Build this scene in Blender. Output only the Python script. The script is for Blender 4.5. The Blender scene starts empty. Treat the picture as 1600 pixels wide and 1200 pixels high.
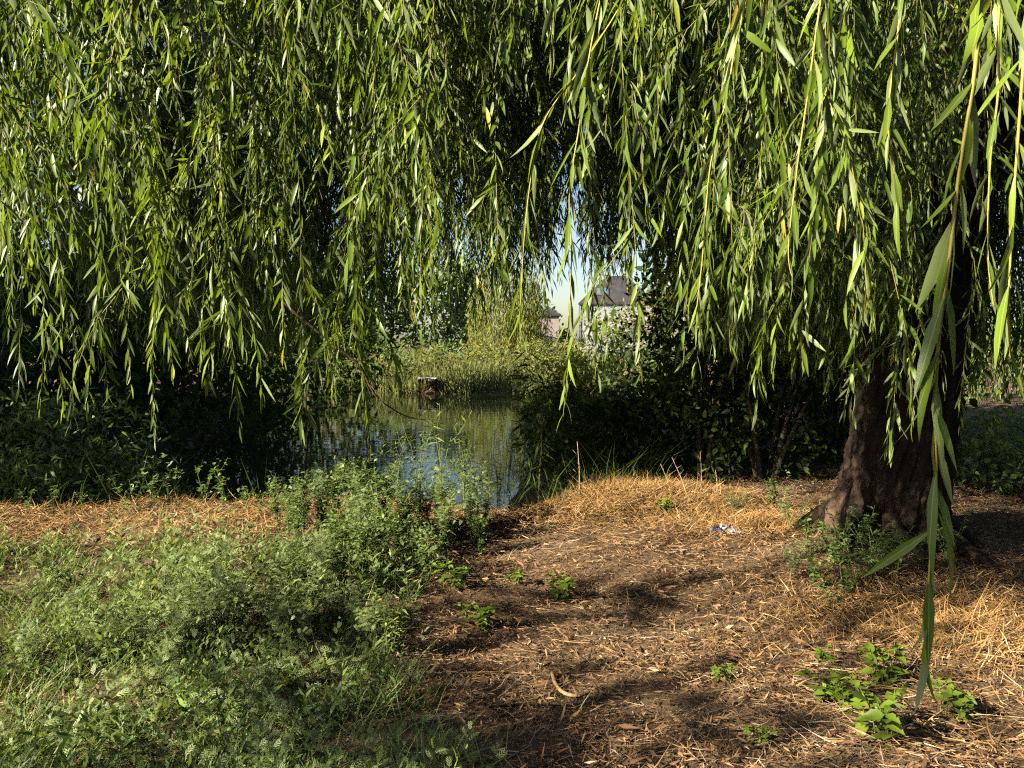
import bpy, math, random
import numpy as np
from mathutils import Vector, Matrix

SC = bpy.context.scene
COL = SC.collection
random.seed(5)
RNG = np.random.default_rng(11)
R = math.radians

# ---------------------------------------------------------------- camera, sky, sun, exposure
F = 1209.0                       # focal length in pixels of the 1600 x 1200 photograph
CAM_Z = 1.6
PITCH = math.atan(70 / F)        # horizon a little above the middle of the picture
cam_d = bpy.data.cameras.new('camera'); cam = bpy.data.objects.new('camera', cam_d); COL.objects.link(cam)
cam.location = (0, 0, CAM_Z); cam.rotation_euler = (math.pi / 2 - PITCH, 0, 0)
cam_d.sensor_width = 36; cam_d.lens = 36 * F / 1600; cam_d.clip_start = 0.05; cam_d.clip_end = 2000
SC.camera = cam

SUN_EL, SUN_AZ = R(28), R(26)    # low sun from the left, a little behind the camera
D2 = np.array([math.cos(SUN_AZ), math.sin(SUN_AZ)])      # where the light goes, in plan
N2 = np.array([-math.sin(SUN_AZ), math.cos(SUN_AZ)])
world = bpy.data.worlds.new('World'); SC.world = world; world.use_nodes = True
nt = world.node_tree; nt.nodes.clear()
sky = nt.nodes.new('ShaderNodeTexSky'); sky.sky_type = 'NISHITA'; sky.sun_disc = False
sky.sun_elevation = SUN_EL; sky.sun_rotation = math.atan2(-D2[0], -D2[1]); sky.air_density = 1.0; sky.dust_density = 1.2
bg = nt.nodes.new('ShaderNodeBackground'); bg.inputs['Strength'].default_value = 0.05
wo = nt.nodes.new('ShaderNodeOutputWorld')
nt.links.new(sky.outputs[0], bg.inputs[0]); nt.links.new(bg.outputs[0], wo.inputs[0])
sd = bpy.data.lights.new('sun', 'SUN'); sd.energy = 5.0; sd.angle = R(0.5); sd.color = (1.0, 0.89, 0.70)
sun = bpy.data.objects.new('sun', sd); COL.objects.link(sun)
sun.rotation_euler = Vector((D2[0] * math.cos(SUN_EL), D2[1] * math.cos(SUN_EL), -math.sin(SUN_EL))).to_track_quat('-Z', 'Y').to_euler()
sun.location = (-30, -15, 20)
vs = SC.view_settings; vs.view_transform = 'Standard'; vs.look = 'None'; vs.gamma = 1.0; vs.use_curve_mapping = False
vs.exposure = 1.95
SC.cycles.max_bounces = 2; SC.cycles.use_light_tree = False; SC.cycles.diffuse_bounces = 0; SC.cycles.glossy_bounces = 2
SC.cycles.transmission_bounces = 0; SC.cycles.transparent_max_bounces = 2
SC.cycles.use_adaptive_sampling = True; SC.cycles.adaptive_threshold = 0.012; SC.cycles.use_denoising = False; SC.cycles.filter_width = 1.2; SC.cycles.sample_clamp_indirect = 4.0

FWD = np.array([0, math.cos(PITCH), -math.sin(PITCH)]); UPV = np.array([0, math.sin(PITCH), math.cos(PITCH)])
def ray(px, py): return FWD + np.array([1., 0, 0]) * ((px - 800) / F) + UPV * ((600 - py) / F)
def at(px, py, Y):
    d = ray(px, py); return np.array([0, 0, CAM_Z]) + d * (Y / d[1])

# ---------------------------------------------------------------- terrain function
WATER = -0.75
def smooth(e0, e1, v):
    t = np.clip((v - e0) / (e1 - e0), 0, 1); return t * t * (3 - 2 * t)
def bumps(x, y):
    return (0.022 * np.sin(1.7 * x + 0.6 * y + 1.0) + 0.02 * np.sin(2.9 * y - 1.1 * x) + 0.014 * np.sin(4.3 * x + 3.1 * y)
            + 0.008 * np.sin(8.1 * x - 6.7 * y + 2) + 0.007 * np.sin(9.7 * y + 7.3 * x))
def y_edge(x):       # where the near bank starts to fall to the water
    return 7.5 + 0.35 * np.sin(0.9 * x + 2.2) - 0.9 * np.exp(-((x - 0.05) / 0.75) ** 2) + 0.7 * smooth(0.6, 1.6, x) + 0.12 * np.sin(3.1 * x)
def pond_d(x, y):
    near = y - y_edge(x); far = 34.6 + 0.5 * np.sin(x * 0.7) + 0.25 * np.sin(2.1 * x) - y
    left = x - (-6.8 - 0.14 * (y - 10) + 0.5 * np.sin(y * 0.6)); right = (1.3 + 0.03 * (y - 9) + 0.3 * np.sin(y * 0.5)) - x
    return np.minimum(np.minimum(near, far), np.minimum(left, right))
def gz(x, y):
    x = np.asarray(x, float); y = np.asarray(y, float)
    base = bumps(x, y) * np.where(y < 30, 1, 2)
    base = base + 0.10 * np.exp(-((x - 1.1) / 1.0) ** 2 - ((y - 7.4) / 0.8) ** 2) + 0.05 * np.exp(-((x + 3.4) / 1.6) ** 2 - ((y - 7.0) / 0.6) ** 2)
    base = base + 0.10 * np.exp(-((x - 2.75) ** 2 + (y - 5.95) ** 2) / 0.8)
    base = base - 0.45 * smooth(24, 32, y) + 0.55 * smooth(36, 50, y) - 0.12 * smooth(0.3, 1.4, x - 4.0) * smooth(5, 8, y)
    base = base - 0.05 * np.exp(-((x - 2.1) / 0.5) ** 2 - ((y - 5.7) / 0.25) ** 2)
    d = pond_d(x, y)
    return base * (1 - 0.5 * smooth(0, 1.5, d)) - 1.3 * smooth(-0.1, 2.2, d)
def ground_at(px, py):
    d = ray(px, py); o = np.array([0, 0, CAM_Z]); t = 1.0
    for k in range(4000):
        p = o + d * t
        if p[2] <= gz(p[0], p[1]): break
        t += 0.01 + 0.001 * t
    p[2] = float(gz(p[0], p[1])); return p
def proj(P):
    P = np.asarray(P) - np.array([0, 0, CAM_Z]); z = P @ FWD
    return 800 + F * P[..., 0] / z, 600 - F * (P @ UPV) / z

# ---------------------------------------------------------------- materials
class NT:
    def __init__(s, name):
        s.m = bpy.data.materials.new(name); s.m.use_nodes = True; s.t = s.m.node_tree; s.t.nodes.clear()
        s.out = s.n('ShaderNodeOutputMaterial')
    def n(s, typ, **kw):
        nd = s.t.nodes.new(typ)
        for k, v in kw.items():
            if k.startswith('_'): setattr(nd, k[1:], v)
            else:
                key = int(k[1:]) if k[0] == 'i' and k[1:].isdigit() else k.replace('__', ' ')
                nd.inputs[key].default_value = v
        return nd
    def l(s, a, b): s.t.links.new(a, b)
    def ramp(s, fac, stops, interp='LINEAR'):
        r = s.n('ShaderNodeValToRGB'); cr = r.color_ramp; cr.interpolation = interp
        while len(cr.elements) < len(stops): cr.elements.new(0.5)
        for e, (p, c) in zip(cr.elements, stops): e.position = p; e.color = (*c, 1)
        s.l(fac, r.inputs[0]); return r.outputs[0]
    def math(s, op, a, b, clamp=False):
        m = s.n('ShaderNodeMath', _operation=op, _use_clamp=clamp)
        for i, v in enumerate((a, b)):
            if isinstance(v, (int, float)): m.inputs[i].default_value = v
            else: s.l(v, m.inputs[i])
        return m.outputs[0]
    def mix(s, fac, a, b, typ='MIX'):
        m = s.n('ShaderNodeMix', _data_type='RGBA', _blend_type=typ)
        for i, v in zip((0, 6, 7), (fac, a, b)):
            if isinstance(v, (int, float)): m.inputs[i].default_value = v
            elif isinstance(v, tuple): m.inputs[i].default_value = (*v, 1)
            else: s.l(v, m.inputs[i])
        return m.outputs[2]
    def noise(s, scale, detail=4, coord='Object', rough=.55):
        tc = s.n('ShaderNodeTexCoord'); nz = s.n('ShaderNodeTexNoise', Scale=scale, Detail=detail, Roughness=rough)
        s.l(tc.outputs[coord], nz.inputs['Vector']); return nz.outputs['Fac']

def leaf_mat(name, stops, back=(0.2, 0.25, 0.13), backmix=0.6, trans=0.4, rough=0.42, spec=0.35, tgain=1.25, objvar=0.25, dim=0.8, simple=False, rib=False):
    """two-sided leaf: tint per leaf from the mesh, paler underside, light passing through"""
    stops = [(p_, tuple(dim * c_ for c_ in q_)) for p_, q_ in stops]; back = tuple(dim * c_ for c_ in back); k = NT(name)
    a = k.n('ShaderNodeAttribute', _attribute_name='tint'); oi = k.n('ShaderNodeObjectInfo')
    v = k.math('ADD', a.outputs['Fac'], k.math('MULTIPLY', k.math('SUBTRACT', oi.outputs['Random'], 0.5), objvar), True)
    col = k.ramp(v, stops)
    if rib:                                       # blotches, side veins and a pale midrib on the leaves nearest the lens
        tc = k.n('ShaderNodeTexCoord'); sp = k.n('ShaderNodeSeparateXYZ'); k.l(tc.outputs['Object'], sp.inputs[0]); ax = k.math('ABSOLUTE', sp.outputs['X'], 0)
        vein = k.math('SINE', k.math('ADD', k.math('MULTIPLY', sp.outputs['Y'], 120), k.math('MULTIPLY', ax, -40)), 0)
        col = k.mix(k.math('MULTIPLY', k.math('GREATER_THAN', vein, .8), .25), col, (0.22, 0.26, 0.07))
        col = k.mix(k.math('MULTIPLY', k.math('LESS_THAN', ax, .035), .8), col, (0.34, 0.36, 0.12))
        nz = k.n('ShaderNodeTexNoise', Scale=7, Detail=4); k.l(tc.outputs['Object'], nz.inputs['Vector'])
        col = k.mix(k.ramp(nz.outputs['Fac'], [(.64, (0, 0, 0)), (.72, (.7, .7, .7))]), col, (0.20, 0.15, 0.04))
    g = k.n('ShaderNodeNewGeometry')
    c2 = k.mix(k.math('MULTIPLY', g.outputs['Backfacing'], backmix), col, back)
    if simple: p = k.n('ShaderNodeBsdfDiffuse'); k.l(c2, p.inputs[0])
    else:
        p = k.n('ShaderNodeBsdfPrincipled', Roughness=rough); p.inputs['Specular IOR Level'].default_value = spec; k.l(c2, p.inputs['Base Color'])
    tr = k.n('ShaderNodeBsdfTranslucent')
    k.l(k.mix(1.0, col, (tgain * 1.15, tgain * 1.1, tgain * .6), 'MULTIPLY'), tr.inputs[0])
    ms = k.n('ShaderNodeMixShader', i0=trans); k.l(p.outputs[0], ms.inputs[1]); k.l(tr.outputs[0], ms.inputs[2])
    k.l(ms.outputs[0], k.out.inputs[0]); return k.m

def plain_mat(name, stops, rough=0.8, scale=8, bump=0.0, bscale=40, spec=0.3, tint=False, stretch=None):
    k = NT(name)
    if tint:
        f = k.n('ShaderNodeAttribute', _attribute_name='tint').outputs['Fac']
    else:
        tc = k.n('ShaderNodeTexCoord'); nz = k.n('ShaderNodeTexNoise', Scale=scale, Detail=6, Roughness=.6)
        if stretch:
            mp = k.n('ShaderNodeMapping', Scale=stretch); k.l(tc.outputs['Object'], mp.inputs[0]); k.l(mp.outputs[0], nz.inputs['Vector'])
        else: k.l(tc.outputs['Object'], nz.inputs['Vector'])
        f = nz.outputs['Fac']
    p = k.n('ShaderNodeBsdfPrincipled', Roughness=rough); p.inputs['Specular IOR Level'].default_value = spec
    k.l(k.ramp(f, stops), p.inputs['Base Color'])
    if bump:
        b = k.n('ShaderNodeBump', Strength=bump, Distance=0.02 if bump < .95 else .06); k.l(k.noise(bscale, 6), b.inputs['Height']); k.l(b.outputs[0], p.inputs['Normal'])
    k.l(p.outputs[0], k.out.inputs[0]); return k.m

M = {}
WS = [(0, (0.055, 0.10, 0.012)), (.4, (0.11, 0.185, 0.016)), (.75, (0.19, 0.28, 0.022)), (.93, (0.28, 0.35, 0.035)), (1, (0.45, 0.38, 0.06))]
M['willow'] = leaf_mat('willow_leaf', WS, back=(0.25, 0.30, 0.15), backmix=.55, trans=.42, rough=.42, spec=.38, dim=.98)
M['willow_near'] = leaf_mat('willow_leaf_near', WS, back=(0.25, 0.30, 0.15), backmix=.55, trans=.42, rough=.42, spec=.38, dim=.98, rib=True)
M['twig'] = plain_mat('willow_twig', [(.3, (0.26, 0.24, 0.04)), (.7, (0.36, 0.29, 0.05))], .5, 20)
M['twig_green'] = plain_mat('willow_twig_green', [(.3, (0.12, 0.13, 0.025)), (.7, (0.20, 0.17, 0.035))], .6, 20)
M['twig_dark'] = plain_mat('dark_twig', [(.3, (0.05, 0.035, 0.022)), (.7, (0.09, 0.065, 0.04))], .8, 20)
M['weed'] = leaf_mat('weed_leaf', [(0, (0.05, 0.09, 0.022)), (.5, (0.10, 0.165, 0.036)), (1, (0.17, 0.24, 0.055))], back=(0.16, 0.21, 0.10), trans=.32, rough=.55, spec=.3, dim=1.25)
M['mugwort'] = leaf_mat('grey_green_leaf', [(0, (0.06, 0.09, 0.028)), (.5, (0.125, 0.175, 0.045)), (.85, (0.20, 0.25, 0.065)), (1, (0.30, 0.31, 0.09))], back=(0.16, 0.20, 0.09), trans=.33, rough=.55, spec=.35, dim=1.65)
M['broad'] = leaf_mat('bright_broad_leaf', [(0, (0.08, 0.14, 0.015)), (.5, (0.15, 0.23, 0.02)), (1, (0.24, 0.31, 0.035))], trans=.35, rough=.45, spec=.35, dim=.9)
M['grass'] = leaf_mat('grass_blade', [(0, (0.055, 0.10, 0.018)), (.6, (0.12, 0.19, 0.035)), (.85, (0.2, 0.24, 0.06)), (1, (0.36, 0.29, 0.13))], back=(0.13, 0.18, 0.06), trans=.3, rough=.5, spec=.4, dim=1.1)
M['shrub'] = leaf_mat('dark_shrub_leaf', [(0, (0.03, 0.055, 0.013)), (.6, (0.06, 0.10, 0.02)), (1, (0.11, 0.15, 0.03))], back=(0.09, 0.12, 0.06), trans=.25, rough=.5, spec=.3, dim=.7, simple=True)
M['yshrub'] = leaf_mat('yellow_green_leaf', [(0, (0.09, 0.12, 0.02)), (.5, (0.19, 0.21, 0.03)), (.85, (0.28, 0.27, 0.04)), (1, (0.38, 0.24, 0.05))], trans=.3, rough=.6, spec=.2, dim=.95, simple=True)
M['oshrub'] = leaf_mat('autumn_leaf', [(0, (0.12, 0.08, 0.02)), (.5, (0.25, 0.15, 0.03)), (1, (0.34, 0.24, 0.04))], trans=.3, rough=.6, spec=.2, dim=.95, simple=True)
M['bank_weed'] = leaf_mat('bank_weed_leaf', [(0, (0.08, 0.12, 0.025)), (.6, (0.16, 0.20, 0.045)), (1, (0.25, 0.25, 0.07))], trans=.3, dim=.85, simple=True)
M['reed'] = leaf_mat('reed_leaf', [(0, (0.12, 0.15, 0.04)), (.5, (0.22, 0.25, 0.07)), (1, (0.36, 0.33, 0.12))], back=(0.25, 0.28, 0.12), trans=.25, rough=.6, spec=.2, dim=.85, simple=True)
M['dry'] = leaf_mat('dry_straw', [(0, (0.14, 0.07, 0.028)), (.3, (0.27, 0.15, 0.055)), (.6, (0.42, 0.25, 0.095)), (.85, (0.54, 0.37, 0.17)), (1, (0.62, 0.52, 0.32))], back=(0.40, 0.26, 0.11), backmix=.3, trans=.12, rough=.6, spec=.25, tgain=1, dim=.9, simple=True)
M['litter'] = leaf_mat('dead_leaf', [(0, (0.08, 0.045, 0.026)), (.35, (0.21, 0.12, 0.062)), (.65, (0.34, 0.205, 0.105)), (.9, (0.48, 0.34, 0.19)), (1, (0.6, 0.5, 0.36))], back=(0.33, 0.24, 0.16), backmix=.4, trans=.1, rough=.65, spec=.25, tgain=1, dim=.95, simple=True)
M['straw_grey'] = leaf_mat('weathered_straw', [(0, (0.11, 0.068, 0.038)), (.35, (0.24, 0.15, 0.082)), (.7, (0.39, 0.27, 0.15)), (1, (0.60, 0.49, 0.34))], back=(0.3, 0.22, 0.15), backmix=.3, trans=.1, tgain=1, dim=.95, simple=True)
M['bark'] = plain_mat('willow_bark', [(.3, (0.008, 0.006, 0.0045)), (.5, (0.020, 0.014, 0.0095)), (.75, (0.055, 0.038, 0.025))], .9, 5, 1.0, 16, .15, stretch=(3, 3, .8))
M['burl'] = plain_mat('sunlit_bark', [(.3, (0.06, 0.037, 0.024)), (.7, (0.17, 0.105, 0.068))], .9, 9, .6, 30)  # bark paler on the burl: sunlight falling there is put into the colour
M['wood'] = plain_mat('dead_wood', [(.3, (0.20, 0.12, 0.06)), (.7, (0.42, 0.27, 0.14))], .7, 18, .4, 60)
M['stalk'] = plain_mat('dry_stalk', [(.3, (0.30, 0.19, 0.09)), (.7, (0.46, 0.33, 0.18))], .7, 18)
M['gstem'] = plain_mat('green_stem', [(.3, (0.09, 0.12, 0.03)), (.7, (0.16, 0.18, 0.05))], .6, 18)

# ---------------------------------------------------------------- mesh collecting
class MB:
    """collects vertices, faces of any size, a tint per face and a material slot per face"""
    def __init__(s): s.v = []; s.f = []; s.nv = 0; s.ls = []; s.lt = []; s.ti = []; s.mi = []; s.sm = []
    def add(s, V, faces, tint=.5, mi=0, smooth=True):
        """V (N,k,3) copies of one template, faces list of index tuples"""
        V = np.asarray(V, np.float32)
        if V.ndim == 2: V = V[None]
        N, k, _ = V.shape
        if N == 0: return
        base = s.nv + np.arange(N) * k
        tint = np.broadcast_to(np.asarray(tint, np.float32), (N,))
        for size in sorted(set(len(f) for f in faces)):
            fa = np.array([f for f in faces if len(f) == size])
            idx = (base[:, None, None] + fa[None]).reshape(-1)
            s.f.append(idx); nf = N * len(fa)
            s.lt.append(np.full(nf, size, np.int32)); s.ti.append(np.repeat(tint, len(fa))); s.mi.append(np.full(nf, mi, np.int32))
            s.sm.append(np.full(nf, smooth, bool))
        s.v.append(V.reshape(-1, 3)); s.nv += N * k
    def mesh(s, name, mats):
        me = bpy.data.meshes.new(name)
        V = np.concatenate(s.v); I = np.concatenate(s.f).astype(np.int32); lt = np.concatenate(s.lt)
        ls = np.concatenate([[0], np.cumsum(lt)[:-1]]).astype(np.int32)
        me.vertices.add(len(V)); me.vertices.foreach_set('co', V.astype(np.float32).ravel())
        me.loops.add(len(I)); me.loops.foreach_set('vertex_index', I)
        me.polygons.add(len(lt)); me.polygons.foreach_set('loop_start', ls)
        for m in (mats if isinstance(mats, (list, tuple)) else [mats]): me.materials.append(m)
        me.polygons.foreach_set('material_index', np.concatenate(s.mi))
        me.update(calc_edges=True)
        me.polygons.foreach_set('use_smooth', np.concatenate(s.sm))
        at_ = me.attributes.new('tint', 'FLOAT', 'FACE'); at_.data.foreach_set('value', np.concatenate(s.ti).astype(np.float32))
        me.validate(); me.update(); return me
    def build(s, name, mats, parent=None, loc=(0, 0, 0)):
        return link(name, s.mesh(name, mats), parent, loc)
    def merge(s, o, rot=None, scale=1., off=(0, 0, 0)):
        V = np.concatenate(o.v) * scale
        if rot is not None: V = V @ rot.T
        s.v.append((V + np.asarray(off)).astype(np.float32)); s.f += [f + s.nv for f in o.f]
        s.lt += o.lt; s.ti += o.ti; s.mi += o.mi; s.sm += o.sm; s.nv += len(V)

def link(name, data, parent=None, loc=(0, 0, 0), rotz=0):
    o = bpy.data.objects.new(name, data); COL.objects.link(o); o.location = loc; o.rotation_euler = (0, 0, rotz); o.parent = parent
    return o
def tag(o, label=None, cat=None, group=None, kind=None):
    for k_, v_ in (('label', label), ('category', cat), ('group', group), ('kind', kind)):
        if v_: o[k_] = v_
    return o
def thing(name, label, cat, loc=(0, 0, 0), rotz=0, group=None):
    return tag(link(name, None, None, loc, rotz), label, cat, group)
def structure(name, mb, mats, label=None): return tag(mb.build(name, mats), label, None, None, 'structure')
def dup(o, parent=None):
    c = o.copy(); COL.objects.link(c); c.parent = parent
    for ch in list(o.children): dup(ch, c)
    return c

def unit(a): return a / np.maximum(np.linalg.norm(a, axis=-1, keepdims=True), 1e-9)
def rz(a): c, s_ = math.cos(a), math.sin(a); return np.array([[c, -s_, 0], [s_, c, 0], [0, 0, 1.]])

# leaf templates: x across (-.5 .. .5), y along (0 .. 1), z out of the blade
def lance(hi):
    if hi == 2:
        st = [(.12, .42), (.35, 1.), (.65, .8), (.86, .38)]
        V = [(0, 0, 0)]
        for t, w in st: V += [(-.5 * w, t, .10 * w), (0, t, 0), (.5 * w, t, .10 * w)]
        V.append((0, 1, 0)); n = len(V) - 1; Fc = [(0, 2, 1), (0, 3, 2)]
        for i in range(len(st) - 1):
            a = 1 + 3 * i; Fc += [(a, a + 1, a + 4, a + 3), (a + 1, a + 2, a + 5, a + 4)]
        a = 1 + 3 * (len(st) - 1); Fc += [(a, a + 1, n), (a + 1, a + 2, n)]
        return np.array(V), Fc
    if hi == 1:
        return np.array([(0, 0, 0), (-.5, .38, .12), (0, .45, 0), (.5, .38, .12), (0, 1, 0)]), [(0, 2, 1), (0, 3, 2), (1, 2, 4), (2, 3, 4)]
    return np.array([(0, 0, 0), (-.5, .4, .04), (0, 1, 0), (.5, .4, .04)]), [(0, 3, 2, 1)]
def ovate():
    return np.array([(0, 0, 0), (-.42, .22, .06), (-.46, .5, .07), (0, .35, 0), (.46, .5, .07), (.42, .22, .06), (0, 1, -.03), (-.2, .82, .03), (.2, .82, .03)]), \
        [(0, 3, 2, 1), (0, 5, 4, 3), (3, 6, 7, 2), (3, 4, 8, 6)]
def feather(pairs=4, w=.16):
    """a finely cut leaf: narrow lobes along a midrib"""
    V = []; Fc = []
    def lobe(o, d, L, W):
        d = np.array(d) / np.linalg.norm(d); r = np.array([d[1], -d[0]]); b = len(V)
        for (t, u, z) in ((0, 0, 0), (.5, -.5, .03), (1, 0, -.02), (.5, .5, .03)):
            p = np.array(o) + d * L * t + r * W * u; V.append((p[0], p[1], z))
        Fc.append((b, b + 1, b + 2, b + 3))
    for i in range(pairs):
        t = .18 + .62 * i / (pairs - 1); L = (.62, .8, .72, .5, .36, .3)[i] if pairs <= 6 else .5
        for sx in (-1, 1): lobe((0, t), (sx, .75), L * .8, w)
    lobe((0, 0), (0, 1), 1., w * .8)
    return np.array(V), Fc
def pinnate(pairs=6):
    V = []; Fc = []
    def lobe(o, d, L, W):
        d = np.array(d) / np.linalg.norm(d); r = np.array([d[1], -d[0]]); b = len(V)
        for (t, u, z) in ((0, 0, 0), (.4, -.5, .02), (1, 0, -.05), (.4, .5, .02)):
            p = np.array(o) + d * L * t + r * W * u; V.append((p[0], p[1], z))
        Fc.append((b, b + 1, b + 2, b + 3))
    for i in range(pairs):
        t = .2 + .68 * i / (pairs - 1)
        for sx in (-1, 1): lobe((0, t), (sx, .45), .75, .2)
    lobe((0, .9), (0, 1), .3, .2); lobe((0, 0), (0, 1), .92, .03)
    return np.array(V), Fc
T_LO, T_MD, T_HI, T_OV, T_FE, T_FE3, T_PI = lance(0), lance(1), lance(2), ovate(), feather(4, .11), feather(3, .2), pinnate()
T_BL = (np.array([(-.5, 0, 0), (.5, 0, 0), (.38, .5, 0), (-.38, .5, 0), (0, 1, 0)]), [(0, 1, 2, 3), (3, 2, 4)])

def frames(d, up):
    r = unit(np.cross(d, up)); n = np.cross(r, d); return r, n
def leaves(mb, T, o, d, up, L, W, bend=0., tint=.5, mi=0, side=0., smooth=True):
    V, Fc = T; o = np.asarray(o, float); N = len(o)
    if N == 0: return
    d = unit(np.asarray(d, float)); r, n = frames(d, np.asarray(up, float))
    L = np.broadcast_to(L, (N,)); W = np.broadcast_to(W, (N,)); bend = np.broadcast_to(bend, (N,)); side = np.broadcast_to(side, (N,))
    x = V[None, :, 0] * W[:, None] + side[:, None] * V[None, :, 1] ** 2 * L[:, None]
    y = V[None, :, 1] * L[:, None]; z = V[None, :, 2] * W[:, None] * 1.2 - bend[:, None] * V[None, :, 1] ** 2 * L[:, None]
    P = o[:, None] + x[..., None] * r[:, None] + y[..., None] * d[:, None] + z[..., None] * n[:, None]
    mb.add(P, Fc, tint, mi, smooth)
def tube(mb, P, rad, sides=5, mi=0, tint=.5, wob=None, cap=True):
    P = np.asarray(P, float); n = len(P); rad = np.broadcast_to(rad, (n,)); T = unit(np.gradient(P, axis=0))
    ref = np.array([.3, .9, .31]); r = unit(np.cross(T, ref)); b = np.cross(T, r)
    a = np.arange(sides) / sides * 2 * math.pi
    rr = rad[:, None] * (1 if wob is None else wob)
    V = P[:, None] + rr[..., None] * (np.cos(a)[None, :, None] * r[:, None] + np.sin(a)[None, :, None] * b[:, None])
    Fc = [(i * sides + j, i * sides + (j + 1) % sides, (i + 1) * sides + (j + 1) % sides, (i + 1) * sides + j) for i in range(n - 1) for j in range(sides)]
    if cap: Fc += [tuple(range(sides))[::-1], tuple((n - 1) * sides + j for j in range(sides))]
    mb.add(V.reshape(1, -1, 3), Fc, tint, mi)
def box(mb, c, s, mi=0, tint=.5, rot=None):
    V = np.array([(x, y, z) for x in (-.5, .5) for y in (-.5, .5) for z in (-.5, .5)]) * np.array(s)
    if rot is not None: V = V @ rot.T
    mb.add(V + np.array(c), [(0, 1, 3, 2), (4, 6, 7, 5), (0, 4, 5, 1), (2, 3, 7, 6), (0, 2, 6, 4), (1, 5, 7, 3)], tint, mi, False)
def curve(pts, n):
    """smooth line through given points"""
    pts = np.asarray(pts, float); m = len(pts); t = np.linspace(0, m - 1, n); i = np.clip(t.astype(int), 0, m - 2); u = (t - i)[:, None]
    p0 = pts[np.clip(i - 1, 0, m - 1)]; p1 = pts[i]; p2 = pts[i + 1]; p3 = pts[np.clip(i + 2, 0, m - 1)]
    return .5 * (2 * p1 + (p2 - p0) * u + (2 * p0 - 5 * p1 + 4 * p2 - p3) * u ** 2 + (3 * p1 - p0 - 3 * p2 + p3) * u ** 3)

# ---------------------------------------------------------------- ground and water
def build_ground():
    xs = np.concatenate([[-600, -300, -150, -80, -50, -35], np.arange(-25, -9, 1.), np.arange(-9, 9, .12), np.arange(9, 25, 1.), [25, 35, 50, 80, 150, 300, 600]])
    ys = np.concatenate([[-200, -100, -50, -25, -12, -6, -3], np.arange(-1, 13, .12), np.arange(13, 55, .7), [60, 70, 85, 110, 150, 250, 500, 1000]])
    X, Y = np.meshgrid(xs, ys); Z = gz(X, Y)
    V = np.stack([X, Y, Z], -1).reshape(-1, 3); nx, ny = len(xs), len(ys)
    i, j = np.meshgrid(np.arange(nx - 1), np.arange(ny - 1)); a = (j * nx + i).ravel()
    mb = MB(); mb.v.append(V.astype(np.float32)); mb.nv = len(V)
    fa = np.stack([a, a + 1, a + nx + 1, a + nx], 1); mb.f.append(fa.ravel()); mb.lt.append(np.full(len(a), 4, np.int32))
    mb.ti.append(np.full(len(a), .5)); mb.mi.append(np.zeros(len(a), np.int32)); mb.sm.append(np.ones(len(a), bool))
    k = NT('soil'); n1 = k.noise(1.3, 6); n2 = k.noise(22, 6, rough=.7)
    c = k.ramp(n1, [(.35, (0.08, 0.052, 0.032)), (.55, (0.155, 0.105, 0.065)), (.7, (0.24, 0.18, 0.125))])
    c = k.mix(.7, c, k.ramp(n2, [(.35, (.35, .33, .3)), (.65, (1.2, 1.15, 1.05))]), 'MULTIPLY')
    p = k.n('ShaderNodeBsdfPrincipled', Roughness=.95); p.inputs['Specular IOR Level'].default_value = .1; k.l(c, p.inputs['Base Color'])
    b = k.n('ShaderNodeBump', Strength=.9, Distance=.03); k.l(n2, b.inputs['Height']); k.l(b.outputs[0], p.inputs['Normal']); k.l(p.outputs[0], k.out.inputs[0])
    structure('ground', mb, k.m, 'brown earth bank under the willow')
def build_pond():
    mb = MB(); xs = np.linspace(-16, 9, 26); ys = np.linspace(6.4, 37, 31); X, Y = np.meshgrid(xs, ys)
    V = np.stack([X, Y, np.full_like(X, WATER)], -1).reshape(1, -1, 3)
    mb.add(V, [(j * 26 + i, j * 26 + i + 1, (j + 1) * 26 + i + 1, (j + 1) * 26 + i) for j in range(30) for i in range(25)])
    k = NT('pond_surface'); p = k.n('ShaderNodeBsdfPrincipled', Roughness=.02, IOR=1.33); p.inputs['Base Color'].default_value = (0.018, 0.022, 0.010, 1)
    p.inputs['Specular IOR Level'].default_value = .5
    tc = k.n('ShaderNodeTexCoord'); mp = k.n('ShaderNodeMapping', Scale=(.5, 1.6, 1)); nz = k.n('ShaderNodeTexNoise', Scale=1.6, Detail=3)
    k.l(tc.outputs['Object'], mp.inputs[0]); k.l(mp.outputs[0], nz.inputs['Vector'])
    b = k.n('ShaderNodeBump', Strength=.035, Distance=.1); k.l(nz.outputs['Fac'], b.inputs['Height']); k.l(b.outputs[0], p.inputs['Normal']); k.l(p.outputs[0], k.out.inputs[0])
    structure('pond_water', mb, k.m, 'dark still pond reflecting the far bank and sky')
build_ground(); build_pond()

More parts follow.
